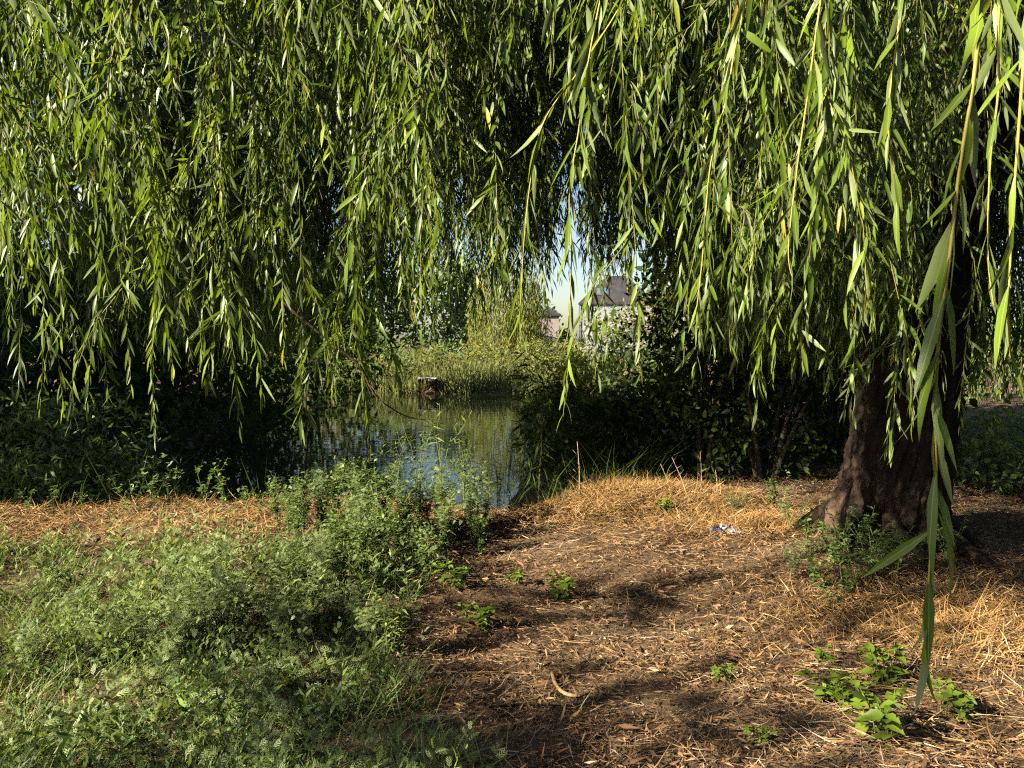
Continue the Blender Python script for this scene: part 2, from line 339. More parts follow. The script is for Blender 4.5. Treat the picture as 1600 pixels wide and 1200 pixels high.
# ---------------------------------------------------------------- willow
WB = np.array([2.92, 5.95, 0.0])          # foot of the trunk
willow = thing('willow_tree', 'huge weeping willow with thick dark trunk and curtain of hanging green branches', 'tree', WB)
def bark_tube(P, rad, sides, seed, rough=.10):
    """radius factor with lobes, wandering ridges and cracks"""
    r_ = np.random.default_rng(seed); n = len(P); a = np.arange(sides)[None] / sides * 2 * math.pi; s_ = np.linspace(0, 1, n)[:, None]
    w = np.ones((n, sides))
    for q in range(4): kf = r_.integers(2, 6); w += rough * .5 * r_.uniform(.3, 1) * np.sin(kf * a + r_.uniform(0, 6) + r_.uniform(-2, 2) * s_)
    if sides >= 24:
        for kf in (9, 14, 21):
            ph = r_.uniform(0, 6) + 1.6 * np.sin(r_.uniform(5, 9) * s_ + r_.uniform(0, 6)) + .9 * np.sin(17 * s_ + 2 * a) + r_.uniform(-5, 5) * s_
            w += rough * .55 * (np.abs(np.sin(kf * a / 1. + ph)) ** .6 - .6) * (9. / kf) ** .7
        w += rough * .18 * np.sign(np.sin(60 * s_ + 5 * np.sin(3 * a) + 9 * np.sin(a + 4 * s_)) - .8)
    w += r_.normal(0, rough * .1, (n, sides)); return w
def build_trunk():
    P = curve([(0, 0, -.25), (0.0, 0, .1), (.04, 0, .5), (.12, .03, 1.0), (.2, .06, 1.6), (.26, .1, 2.2), (.3, .1, 2.7)], 130)
    rad = np.interp(P[:, 2], [-.25, 0, .25, .6, 1.2, 2.0, 2.7], [.5, .44, .375, .345, .335, .35, .38])
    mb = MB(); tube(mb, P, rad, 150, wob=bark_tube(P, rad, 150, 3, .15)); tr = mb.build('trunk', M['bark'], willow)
    for a, ln in ((-2.5, .75), (-1.75, .6), (-1.0, .6), (-.3, .45), (2.9, .6), (.8, .5)):        # surface roots
        e = np.array([math.cos(a), math.sin(a), 0]); P = np.array([e * (.3 + ln * u) + (.05 * math.sin(5 * u + a), .05 * math.cos(4 * u), .16 * (1 - u) ** 2 - .05 * u) for u in np.linspace(0, 1, 14)])
        P[:, 2] += gz(P[:, 0] + WB[0], P[:, 1] + WB[1]); mb = MB(); tube(mb, P, np.linspace(.1, .02, 14), 24, wob=bark_tube(P, 0, 24, 40 + int(a * 3), .2)); mb.build('root', M['bark'], willow)
    mb = MB(); B = at(1312, 822, 5.5) - WB                       # knob at the left of the foot, its sunlit look put into the colour
    P = curve([B + (.05, .12, -.25), B + (-.01, .02, -.1), B + (-.02, 0, .08), B + (.04, .06, .22), B + (.16, .2, .3)], 22)
    tube(mb, P, np.interp(np.linspace(0, 1, 22), [0, .4, .75, 1], [.085, .06, .045, .02]), 36, wob=bark_tube(P, 0, 36, 8, .35)); mb.build('burl', M['burl'], willow)
    limbs = [[(.2, .1, 2.3), (-.5, -.3, 3.4), (-1.8, -.9, 4.6), (-3.4, -1.4, 5.4), (-5.0, -1.6, 5.5)],
             [(.2, .1, 2.3), (.1, -.9, 3.5), (-.4, -2.1, 4.6), (-1.0, -3.0, 5.0), (-1.4, -3.6, 4.8)],
             [(.3, .1, 2.4), (1.2, .2, 3.7), (2.6, .2, 5.0), (4.0, 0, 5.6)],
             [(.25, .2, 2.3), (.2, 1.2, 3.8), (-.6, 2.9, 5.2), (-1.7, 4.3, 5.9)],
             [(.25, .1, 2.4), (.4, .2, 4.2), (.1, .4, 6.3), (-.4, .3, 8.2)],
             [(.3, .1, 2.4), (.9, -1.0, 3.8), (1.3, -2.4, 4.8), (1.2, -3.6, 4.9)],
             [(.2, .1, 2.4), (-.9, .9, 3.8), (-2.8, 2.0, 5.1), (-5.0, 2.6, 5.6)],
             [(.3, .2, 2.4), (1.4, 1.4, 4.0), (2.4, 3.2, 5.2)]]
    for i, L in enumerate(limbs):
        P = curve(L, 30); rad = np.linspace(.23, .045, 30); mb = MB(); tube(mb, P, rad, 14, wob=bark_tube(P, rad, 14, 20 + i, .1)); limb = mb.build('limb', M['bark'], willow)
        for q in range(5):                                         # boughs that carry the hanging branches
            s_ = P[int(8 + q * 5)]; ph = RNG.uniform(0, 6.28); ln = RNG.uniform(1., 1.9)
            e = s_ + np.array([math.cos(ph) * ln, math.sin(ph) * ln, RNG.uniform(-.1, .5)])
            mb = MB(); tube(mb, curve([s_, (s_ + e) / 2 + (0, 0, .35), e], 9), np.linspace(.04, .012, 9), 6); mb.build('bough', M['bark'], limb)
build_trunk()

def path_leaves(rng, P, spacing=.024, big=.105, open_=38.):
    """leaf positions, directions and sizes along one hanging line"""
    seg = np.linalg.norm(np.diff(P, axis=0), axis=1); s = np.concatenate([[0], np.cumsum(seg)]); tot = s[-1]
    u = np.arange(.02, tot, spacing) + rng.normal(0, spacing * .25, len(np.arange(.02, tot, spacing))); u = np.clip(u, 0, tot)
    o = np.stack([np.interp(u, s, P[:, k]) for k in range(3)], 1); T = unit(np.stack([np.interp(u, s, np.gradient(P[:, k], s)) for k in range(3)], 1))
    n = len(u); phi = np.arange(n) * 2.4 + rng.uniform(0, 6.28) + rng.normal(0, .4, n)
    ref = np.array([.11, .97, .2]); a = unit(np.cross(T, ref)); b = np.cross(T, a); rad = a * np.cos(phi)[:, None] + b * np.sin(phi)[:, None]
    f = u / tot; th = np.radians(np.clip(rng.normal(open_, 16, n), 6, 95) * (1 - .45 * f ** 4))
    d = unit(T * np.cos(th)[:, None] + rad * np.sin(th)[:, None] - np.array([0, 0, .28]))
    L = big * rng.uniform(.62, 1.22, n) * np.where(f > .9, 1 - (f - .9) * 4.5, 1); W = L * rng.uniform(.105, .165, n)
    return o, d, rad + rng.normal(0, .45, (n, 3)), L, W, rng.normal(.12, .13, n), rng.normal(0, .07, n)
def strand_paths(rng, L):
    n = 26; t = np.linspace(0, 1, n); ph = rng.uniform(0, 6.28); lean = rng.uniform(.05, 1.15) * (1 - t) ** rng.uniform(1.3, 2.4); ph2 = ph + rng.normal(0, .5) * t
    d = np.stack([np.sin(lean) * np.cos(ph2), np.sin(lean) * np.sin(ph2), -np.cos(lean)], 1)
    d[:, 0] += .10 * np.sin(t * rng.uniform(3, 8) + rng.uniform(0, 6)); d[:, 1] += .10 * np.sin(t * rng.uniform(3, 8) + rng.uniform(0, 6))
    P = np.cumsum(unit(d) * (L / (n - 1)), 0); P -= P[0]; out = [P]
    for k in range(rng.integers(4, 9)):
        i = rng.integers(3, n - 5); m = 10; ln = rng.uniform(.18, .7); q = np.linspace(0, 1, m); a = rng.uniform(0, 6.28); el = rng.uniform(.4, 1.5) * (1 - q) ** 1.3 + .06
        dd = np.stack([np.sin(el) * math.cos(a), np.sin(el) * math.sin(a), -np.cos(el)], 1); Q = np.cumsum(dd * (ln / (m - 1)), 0); out.append(P[i] + Q - Q[0])
    return out
def strand(rng, L, T, spacing, big):
    """one hanging branch: (stem MB, foliage MB), origin at its bottom end"""
    paths = strand_paths(rng, L); low = paths[0][-1].copy(); st, fo = MB(), MB()
    for i, P in enumerate(paths):
        P = P - low; tube(st, P[::2] if i == 0 else P[::3], np.linspace(.0028 if i == 0 else .0017, .0009, len(P[::2] if i == 0 else P[::3])), 3, cap=False)
        o, d, up, l, w, be, si = path_leaves(rng, P, spacing, big)
        base = rng.normal(.42, .10); leaves(fo, T, o, d, up, l, w, be, np.clip(rng.normal(base, .17, len(o)) + (o[:, 2] < .25) * .12, 0, 1), 0, si)
    return st, fo

# branches close to the lens, each leaf its own piece
r1 = np.random.default_rng(77)
LEAFV = []
for be, si in ((.02, 0), (.16, .05), (.3, -.06), (-.1, .08), (.1, -.12), (.42, .04)):
    mb = MB(); V, Fc = T_HI; P = V.copy(); P[:, 0] += si * 6 * V[:, 1] ** 2; P[:, 2] = V[:, 2] * .12 - be * V[:, 1] ** 2; mb.add(P, Fc, .5); LEAFV.append(mb.mesh('willow_leaf', M['willow_near']))
for q, me in enumerate(LEAFV):                       # tint differs between the shapes
    me.attributes['tint'].data.foreach_set('value', np.full(len(me.polygons), (.45, .55, .35, .62, .5, .7)[q], np.float32))
near = [([(1548, -170), (1534, 0), (1521, 130), (1500, 260), (1484, 400), (1468, 520), (1461, 640), (1463, 760), (1453, 880), (1448, 980), (1446, 1060)], .88, .025, .106, 27),
        ([(1612, -120), (1602, 60), (1592, 200), (1583, 330), (1576, 480), (1579, 560)], 1.05, .033, .108, 30),
        ([(1572, -100), (1560, 40), (1560, 140), (1547, 260), (1544, 400), (1553, 480)], 1.4, .032, .108, 34),
        ([(1425, -120), (1402, 60), (1388, 190), (1402, 300), (1412, 350)], 1.6, .026, .112, 36),
        ([(1300, -120), (1274, 60), (1262, 150), (1246, 260), (1232, 390), (1240, 440)], 1.6, .026, .112, 34),
        ([(1195, -120), (1152, 60), (1136, 150), (1110, 260), (1098, 400), (1086, 505)], 1.7, .027, .112, 34),
        ([(1020, -140), (985, -20), (905, 110), (850, 190), (828, 290), (816, 420), (813, 530)], 1.9, .032, .118, 30),
        ([(965, -120), (926, 60), (905, 200), (890, 300), (893, 400), (888, 515)], 1.75, .031, .118, 30)]
for pts, Y, sp, big, op in near:
    W_ = np.array([at(px, py, Y + .05 * i / len(pts)) for i, (px, py) in enumerate(pts)]); P = curve(W_, 40); top = P[0].copy()
    mb = MB(); tube(mb, P - top, np.linspace(.0026, .0011, 40), 6); br = mb.build('hanging_branch', M['twig'], willow, top - WB)
    o, d, up, l, w, be, si = path_leaves(r1, P - top, sp, big, op); r_, n_ = frames(unit(d), up)
    for i in range(len(o)):
        lf = link('leaf', LEAFV[r1.integers(0, 6)], br)
        m3 = np.eye(4); m3[:3, 0] = r_[i] * w[i] * .84; m3[:3, 1] = d[i] * l[i]; m3[:3, 2] = n_[i] * l[i]; m3[:3, 3] = o[i]; lf.matrix_basis = Matrix(m3.tolist())

# branches of the front curtain: parts of their own, built from shared shapes
r2 = np.random.default_rng(23); VAR = []
for q in range(18):
    st, fo = strand(r2, r2.uniform(1.6, 2.4), T_HI, r2.uniform(.022, .032), r2.uniform(.085, .115)); VAR.append((st.mesh('hanging_branch', M['twig_green']), fo.mesh('foliage', M['willow'])))
placed = []
def put(px, py, Y, sc=None, lean=0):
    """hang one branch so that its lower end is at that height and place"""
    b = at(px, py, Y); i = len(placed) % len(VAR); s_ = sc or r2.uniform(.82, 1.25)
    o = link('hanging_branch', VAR[i][0], willow, b - WB, r2.uniform(0, 6.28)); o.scale = (s_,) * 3
    link('foliage', VAR[i][1], o); placed.append((px, py, Y))
traced = [(30, 640, 3.3), (62, 640, 3.0), (95, 545, 2.8), (135, 645, 3.9), (205, 612, 2.5), (236, 560, 3.1), (242, 690, 4.4), (272, 592, 2.8), (312, 560, 3.5), (375, 668, 3.7), (352, 548, 3.0),
          (470, 605, 2.6), (442, 560, 3.2), (520, 632, 3.1), (577, 700, 3.0), (560, 560, 3.6), (660, 545, 2.5), (702, 440, 3.0), (640, 420, 3.2), (772, 460, 2.7), (744, 330, 3.), (935, 590, 2.9), (1000, 585, 2.3), (985, 470, 2.8),
          (1060, 470, 2.6), (1116, 560, 2.5), (1150, 530, 2.0), (1182, 642, 3.0), (1204, 606, 3.0), (1255, 465, 1.9), (1330, 640, 2.2), (1382, 720, 3.4), (1172, 600, 3.4), (1290, 560, 3.2), (1440, 560, 3.6), (1345, 520, 2.6), (1422, 650, 3.9), (1475, 610, 3.1), (1312, 615, 3.7), (1500, 680, 4.3), (1365, 590, 4.4)]
for px, py, Y in traced: put(px, py, Y)
def prof(px): return np.interp(px, [0, 60, 200, 380, 480, 560, 640, 700, 760, 860, 960, 1040, 1100, 1200, 1300, 1400, 1600], [490, 500, 455, 480, 490, 440, 370, 330, 230, 190, 220, 310, 430, 450, 430, 440, 500])
def dens(px): return np.interp(px, [-60, 520, 600, 700, 860, 1000, 1080, 1300, 1420, 1660], [1, 1, .8, .55, .45, .6, .85, .9, .8, .8])
while len(placed) < 185:                              # bunches of a few branches with gaps between them
    px = r2.uniform(-70, 1670)
    if r2.uniform() > dens(px) * np.clip(.55 + .75 * math.sin(px / 19.) * math.sin(px / 47. + 1.3), .12, 1): continue
    py0 = prof(px) - abs(r2.normal(0, 1)) * 230
    if py0 < -160: continue
    near_y = np.interp(px, [0, 500, 900, 1100, 1600], [2.5, 2.6, 2.6, 2.0, 1.7]); Y0 = min(near_y + abs(r2.normal(0, .8)), 4.8)
    for q in range(r2.integers(2, 6)):
        Y = Y0 + r2.normal(0, .12); put(px + r2.normal(0, 15) * 3 / Y0, min(py0 + r2.normal(0, 60), prof(px) + 30), Y)
# everything deeper in the crown: one mass
crown = MB(); r3 = np.random.default_rng(41); LOW = []
for q in range(12):
    st, fo = strand(r3, 2.2, T_LO, .030, .125); m_ = MB(); m_.merge(fo); LOW.append(m_)
def prof_back(px): return np.interp(px, [-400, 0, 300, 560, 620, 740, 760, 862, 872, 912, 925, 1010, 1060, 1100, 1300, 2000], [590, 590, 580, 575, 555, 525, 495, 475, 170, 180, 400, 420, 445, 560, 620, 620])
def dens_back(px): return np.interp(px, [-400, 560, 600, 740, 760, 862, 872, 915, 930, 1060, 1090, 2000], [1, 1, .6, .5, .9, .9, .25, .25, .9, .75, 1, 1])
n_deep = 0
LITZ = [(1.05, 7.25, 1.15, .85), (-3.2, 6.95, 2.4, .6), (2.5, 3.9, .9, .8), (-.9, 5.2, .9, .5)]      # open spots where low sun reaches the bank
TANE = math.tan(SUN_EL)
def shades(x, y, z):
    sx = x + D2[0] * z / TANE; sy = y + D2[1] * z / TANE; m = np.zeros(np.shape(sx), bool)
    for (cx, cy, ax, ay) in LITZ: m |= ((sx - cx) / ax) ** 2 + ((sy - cy) / ay) ** 2 < 1
    return m
while n_deep < 1150:
    a = r3.uniform(0, 6.283); rr = math.sqrt(r3.uniform(.02, 1)); x = WB[0] - 1.2 + rr * math.cos(a) * 7.2; y = WB[1] + .6 + rr * math.sin(a) * 5.4
    if y < 5.6 - .5 * (x < -3.5): continue
    px = 800 + F * x / y
    if px < 560 and y < 7.6: continue
    if -100 < px < 1700 and r3.uniform() > dens_back(px): continue
    top = prof_back(px); py = top - abs(r3.normal(0, 1)) * 190; b = at(px, py, y)
    if b[2] > 4.2: continue
    if math.hypot(x - WB[0], y - WB[1]) < .8: continue
    if shades(x, y, np.linspace(b[2], b[2] + 2.4, 6)).any() and r3.uniform() < .93 and not (0 < px < 1600 and y < 6.5): continue
    sc = r3.uniform(.9, 1.4); crown.merge(LOW[n_deep % 12], rz(r3.uniform(0, 6.28)), sc, b - WB); n_deep += 1
for q in range(46):                                               # sparse far strands that break up the opening to the sky
    px = r3.uniform(912, 1068) if q > 5 else r3.uniform(868, 912); y = r3.uniform(7.5, 10.5); b = at(px, r3.uniform(330, 455) if q > 5 else r3.uniform(250, 400), y); crown.merge(LOW[q % 12], rz(r3.uniform(0, 6.28)), r3.uniform(.8, 1.1), b - WB)
k_mid = 0
while k_mid < 150:                                                # middle layer that keeps the sun off the trunk
    right = k_mid % 2; px = r3.uniform(1040, 1420) if right else r3.uniform(540, 1040); y = r3.uniform(4.1, 5.3) if right else r3.uniform(3.5, 5.0)
    if 868 < px < 918: continue
    py = min(prof_back(px), 600 if right else 345) - abs(r3.normal(0, 1)) * 90; b = at(px, py, y); crown.merge(LOW[k_mid % 12], rz(r3.uniform(0, 6.28)), r3.uniform(.85, 1.2), b - WB); k_mid += 1
LS = np.array([-D2[0] * math.cos(SUN_EL), -D2[1] * math.cos(SUN_EL), math.sin(SUN_EL)]); k_sh = 0
while k_sh < 115:
    p = WB + np.array([r3.uniform(-.5, .6), -.35, r3.uniform(.1, 2.3)]) + LS * r3.uniform(1.0, 5.2); p[2] -= r3.uniform(.15, .8); px, py = proj(p)
    if 868 < px < 918 or py > (620 if px > 1080 else 470) or py < -200 or p[1] < 3.2: continue
    crown.merge(LOW[k_sh % 12], rz(r3.uniform(0, 6.28)), r3.uniform(.8, 1.1), p - WB); k_sh += 1
def clumps(mb, T, c, rad, ncl, nleaf, size, rng, shell=.55, droop=.2, tint=(.5, .18), wr=(.35, .5), spread=.28, keep=None):
    """leaf clumps through an ellipsoid"""
    c = np.asarray(c, float); rad = np.asarray(rad, float); u = unit(rng.normal(0, 1, (ncl, 3))); q = u * (rng.uniform(shell, 1, ncl) ** .7)[:, None]
    idx = rng.integers(0, ncl, nleaf); ct = np.clip(rng.normal(tint[0], tint[1] * .6, ncl), 0, 1)
    o = c + (q[idx] + rng.normal(0, spread, (nleaf, 3)) * .62) * rad
    if keep is not None: kk = keep(o); o = o[kk]; idx = idx[kk]; nleaf = len(o)
    d = unit(q[idx] * .7 + rng.normal(0, .8, (nleaf, 3)) - np.array([0, 0, droop]))
    L = size * rng.uniform(.6, 1.3, nleaf); leaves(mb, T, o, d, rng.normal(0, 1, (nleaf, 3)) + np.array([0, 0, .9]), L, L * rng.uniform(*wr, nleaf), rng.normal(.12, .1, nleaf), np.clip(ct[idx] + rng.normal(0, tint[1], nleaf), 0, 1))
clumps(crown, T_LO, (-6.2, 3.4, 3.9), (3.4, 1.3, 1.9), 70, 15000, .16, r3, .1, 1.6, wr=(.14, .2))
clumps(crown, T_LO, (-6.2, .4, 4.9), (2.6, 2.2, 1.9), 60, 14000, .19, r3, .1, .6, wr=(.16, .24), keep=lambda o: ~shades(o[:, 0] + WB[0], o[:, 1] + WB[1], o[:, 2]))
clumps(crown, T_LO, (-1.0, .7, 6.1), (6.3, 4.6, 2.4), 120, 36000, .2, r3, .2, .6, wr=(.2, .3), keep=lambda o: ~shades(o[:, 0] + WB[0], o[:, 1] + WB[1], o[:, 2]))
tag(crown.build('crown', M['willow'], willow), 'shaded inner mass of hanging willow branches', None, None, 'stuff')
lb = MB()                                                       # low bare bough arching over the water
P = curve([at(560, 560, 7.5), at(585, 615, 7.6), at(612, 638, 7.7), at(640, 652, 7.8), at(672, 656, 7.9)], 24); tube(lb, P - WB, np.linspace(.012, .004, 24), 5)
for k in range(7):
    s_ = P[4 + k * 3]; tube(lb, np.array([s_, s_ + (r3.normal(0, .08), 0, -.12), s_ + (r3.normal(0, .1), .02, -.3)]) - WB, np.linspace(.004, .0015, 3), 4)
P = curve([at(440, 470, 7.3), at(500, 520, 7.4), at(550, 560, 7.5), at(575, 590, 7.5)], 16); tube(lb, P - WB, np.linspace(.02, .012, 16), 5)
lb.build('limb', M['twig_dark'], willow)

# ---------------------------------------------------------------- other trees and shrubs
def bush(name, label, cat, loc, rad, zc, nleaf, size, mat, T=T_OV, ncl=40, group=None, seed=0, trunk=.05, stems=5, tint=(.5, .2), wr=(.45, .65), shell=.4, droop=.2, spread=.28):
    rng = np.random.default_rng(seed + 900); t = thing(name, label, cat, loc, 0, group)
    st = MB()
    for i in range(stems):
        a = rng.uniform(0, 6.28); e = np.array([math.cos(a) * rad[0] * .55, math.sin(a) * rad[1] * .55, zc + rad[2] * rng.uniform(-.2, .55)]); b = np.array([math.cos(a) * trunk * 1.2, math.sin(a) * trunk * 1.2, -.15])
        tube(st, curve([b, (b * .7 + e * .3) + (0, 0, .1 * zc), e], 12), np.linspace(trunk, trunk * .2, 12), 6)
    st.build('trunk' if cat == 'tree' else 'stems', M['twig_dark'], t)
    fo = MB(); clumps(fo, T, (0, 0, zc), rad, ncl, nleaf, size, rng, shell, droop, tint, wr, spread); fo.build('crown' if cat == 'tree' else 'foliage', M[mat], t); return t
def g3(x, y): return (x, y, float(gz(x, y)))
def sunp(s, dist): p = N2 * s - D2 * dist; return float(p[0]), float(p[1])

# dark shrubs on the right bank, behind the straw
for i, (px, Y, rx, ry, rz_, zc, nl, T, lab) in enumerate([
        (925, 9.6, .7, .6, .6, .3, 2400, T_OV, 'low dark leafy shrub at pond edge, leftmost under the house'),
        (1010, 9.6, .8, .7, .7, .4, 2700, T_OV, 'dark shrub behind the golden straw, left of the dry stalks'),
        (1100, 9.2, .8, .8, 1.2, .95, 3200, T_OV, 'dark dense shrub behind the straw mound, directly above the plastic wrapper'),
        (1200, 9.0, .85, .8, 1.25, 1.0, 3200, T_OV, 'dark shrub just left of the willow trunk'),
        (1120, 11.5, 1.4, 1.1, 1.6, 1.3, 4200, T_OV, 'tall dark shrub at the back below the right branches'),
        (1300, 10.5, 1.5, 1.0, 1.7, 1.4, 4200, T_OV, 'tall dark shrub hidden half behind the willow trunk')]):
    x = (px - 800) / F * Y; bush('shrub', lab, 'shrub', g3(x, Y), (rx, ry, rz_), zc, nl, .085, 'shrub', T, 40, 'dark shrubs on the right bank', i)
for i, (px, Y, rx, zc, H, lab) in enumerate([(1560, 9.0, 1.0, .8, .95, 'shaded low shrub at right edge under the bright distant willow'), (1510, 10.5, 1.2, .9, 1.1, 'shaded shrub right of the willow trunk'), (1680, 12., 1.5, 1.0, 1.3, 'shaded shrub at the far right frame edge')]):
    x = (px - 800) / F * Y; bush('shrub', lab, 'shrub', g3(x, Y), (rx, .8, H * .5), zc - .75, 2200, .09, 'weed', T_OV, 34, 'shaded shrubs right of the trunk', 20 + i)
# leafy saplings with feathered leaves, left and centre
for i, (px, Y, rx, rz_, zc, nl, lab, mat) in enumerate([
        (60, 8.6, 1.1, .75, 1.1, 420, 'narrow-leaved sapling low on the left, partly lit', 'weed'), (150, 8.9, .9, .6, 1.0, 340, 'narrow-leaved sapling lower left beside the pond', 'weed'),
        (-60, 9.5, 1.2, 1.2, 1.4, 420, 'narrow-leaved sapling at the left frame edge', 'shrub')]):
    x = (px - 800) / F * Y; bush('sapling', lab, 'sapling', g3(x, Y), (rx, .7, rz_), zc, int(nl * 6), .12, mat, T_LO, 34, 'saplings on the left bank', 40 + i, wr=(.22, .32), trunk=.025)
bush('sapling', 'dark thin sapling with long drooping narrow leaves over the pond, centre', 'sapling', g3(.27, 8.4), (.17, .15, .85), 1.1, 210, .2, 'shrub', T_LO, 30, None, 60, trunk=.012, stems=3, wr=(.09, .13), droop=.7)
bush('sapling', 'dark vine-covered sapling beside the drooping narrow-leaved one', 'sapling', g3(.62, 8.9), (.12, .12, .75), .75, 260, .075, 'shrub', T_OV, 16, None, 61, trunk=.014, stems=2)

# trees behind: left shore, behind on the right, and an unseen row added left of the picture for shade
for i, (px, Y, rx, H, zc, nl, lab) in enumerate([(90, 13.5, 2.6, 3.0, 2.2, 5200, 'dark tree on the left shore behind the saplings'), (235, 17, 2.4, 2.8, 2.0, 5200, 'dark tree leaning low over the left shore of the pond'),
        (-120, 12.0, 2.4, 3.2, 2.4, 4200, 'dark tree at the left frame edge behind the curtain'), (380, 22, 2.4, 2.8, 2.2, 5200, 'dark tree on the left shore farther along the pond'), (490, 29, 2.8, 3.2, 2.6, 5200, 'dark tree at the left end of the far bank')]):
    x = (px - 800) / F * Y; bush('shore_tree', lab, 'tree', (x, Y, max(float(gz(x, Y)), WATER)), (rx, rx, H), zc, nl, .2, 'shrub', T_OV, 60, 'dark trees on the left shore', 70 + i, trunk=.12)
for i, (px, Y, rx, H, zc, lab) in enumerate([(20, 9.6, 1.3, 1.0, .6, 'low black-green shrub on the left bank below the saplings'), (140, 9.8, 1.2, .8, .4, 'low dark shrub on the left bank at the water'), (240, 10.6, 1.0, .55, .2, 'small dark shrub in the water edge, left'), (290, 14, 1.5, .9, .5, 'dark shrub low on the left shore over the water'), (365, 18, 1.8, 1.1, .6, 'dark shrub on the left shore before the farther tree')]):
    x = (px - 800) / F * Y; bush('shrub', lab, 'shrub', (x, Y, max(float(gz(x, Y)), WATER)), (rx, .8, H), zc, 2600, .09, 'shrub', T_OV, 40, 'dark shrubs on the left bank', 75 + i)
for i, (px, Y, rx, H, zc) in enumerate([(1180, 15, 2.0, 2.6, 2.3), (1310, 14, 2.0, 3.0, 2.6), (1385, 16, 1.8, 3.4, 3.2)]):
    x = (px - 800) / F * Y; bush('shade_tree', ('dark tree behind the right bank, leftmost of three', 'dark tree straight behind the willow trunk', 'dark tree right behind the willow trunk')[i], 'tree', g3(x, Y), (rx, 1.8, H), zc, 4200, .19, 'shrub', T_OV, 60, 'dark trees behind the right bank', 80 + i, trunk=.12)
for i, (s_, dd, rr, H, zc, lab) in enumerate([(8.8, 11, 1.4, 3.4, 10.4, 'tallest with a high crown'), (11.2, 11, 2.2, 6., 6.6, 'nearest the bank'), (14, 12, 2.6, 6.4, 7., 'second from the bank'), (17, 11, 2.8, 6.6, 7.2, 'third from the bank'), (20.5, 13, 3, 6.4, 7.2, 'fourth from the bank'), (24.5, 12, 3., 6.4, 7., 'farthest from the bank')]):
    x, y = sunp(s_, dd); bush('sun_block_tree', 'added shading tree beyond the left frame edge, ' + lab, 'tree', g3(x, y), (rr, rr, H), zc, 6000, .34, 'shrub', T_OV, 80, 'added shading trees left of the picture', 90 + i, trunk=.2)
for i, (s_, dd, rr, H, zc, nl, lab) in enumerate([(3.3, 9, 1.2, .9, 5.6, 520, 'unseen slender tree behind the viewer on the left, added for dappled shade'), (.6, 9, .85, .7, 6.25, 760, 'unseen slender tree straight behind the viewer, added to shade the near branch')]):  # unseen trees added to dapple the foreground and shade the nearest branch
    x, y = sunp(s_, dd); bush('dapple_tree', lab, 'tree', g3(x, y), (rr, rr, H), zc, nl, .19, 'weed', T_OV, 16, None, 97 + i, trunk=.05, stems=2)
for i, (x, y, rr, H, zc, lab) in enumerate([(3.5, -11, 3.2, 6, 6.4, 'nearest behind the viewer'), (9.5, -8, 3.2, 6, 6.4, 'behind the viewer to the right'), (14, -2, 3.2, 6, 6.4, 'at the right of the viewer'), (15, 5, 3., 5.5, 6., 'right of the willow, outside the frame'), (-1.5, -17, 3.4, 6.5, 7., 'farther behind the viewer'), (7, -17, 3.4, 6.5, 7., 'farthest behind the viewer')]):  # unseen trees added to cut the skylight on shaded foliage
    bush('sky_block_tree', 'added sky-blocking tree ' + lab, 'tree', g3(x, y), (rr, rr, H), zc, 4600, .42, 'shrub', T_OV, 80, 'added sky-blocking trees around the viewer', 190 + i, trunk=.22)

# far willow trees
def far_willow(label, loc, rad, H, n, mat, seed, low=.5, nL=.28):
    rng = np.random.default_rng(seed); t = thing('far_willow', label, 'tree', loc)
    mb = MB(); tube(mb, curve([(0, .5, -.2), (.25, .5, H * .3), (-.1, .3, H * .8)], 14), np.linspace(rad * .05, rad * .015, 14), 8); mb.build('trunk', M['bark'], t)
    fo = MB(); a = rng.uniform(0, 6.28, n); q = np.sqrt(rng.uniform(.08, 1, n)); top = H * (1 - .45 * q ** 2) * rng.uniform(.75, 1.0, n); bot = low + rng.exponential(.7, n)
    for i in range(n):
        m = int(max(4, (top[i] - bot[i]) / .09)); z = rng.uniform(bot[i], max(top[i], bot[i] + .3), m); o = np.stack([np.cos(a[i]) * q[i] * rad + rng.normal(0, .07, m), np.sin(a[i]) * q[i] * rad + rng.normal(0, .07, m), z], 1)
        d = np.stack([rng.normal(0, .3, m), rng.normal(0, .3, m), np.full(m, -1.)], 1); leaves(fo, T_LO, o, d, rng.normal(0, 1, (m, 3)), nL, .05, 0, np.clip(rng.normal(.55, .2, m), 0, 1))
    fo.build('crown', M[mat], t); return t
far_willow('distant yellowish weeping willow on the far bank left of the house', g3(-.2, 44), 2.4, 7.5, 260, 'yshrub', 5)
far_willow('bright sunlit weeping willow far right behind the trunk', g3(14.2, 22), 2.5, 3.6, 330, 'broad', 6, .02, .26)

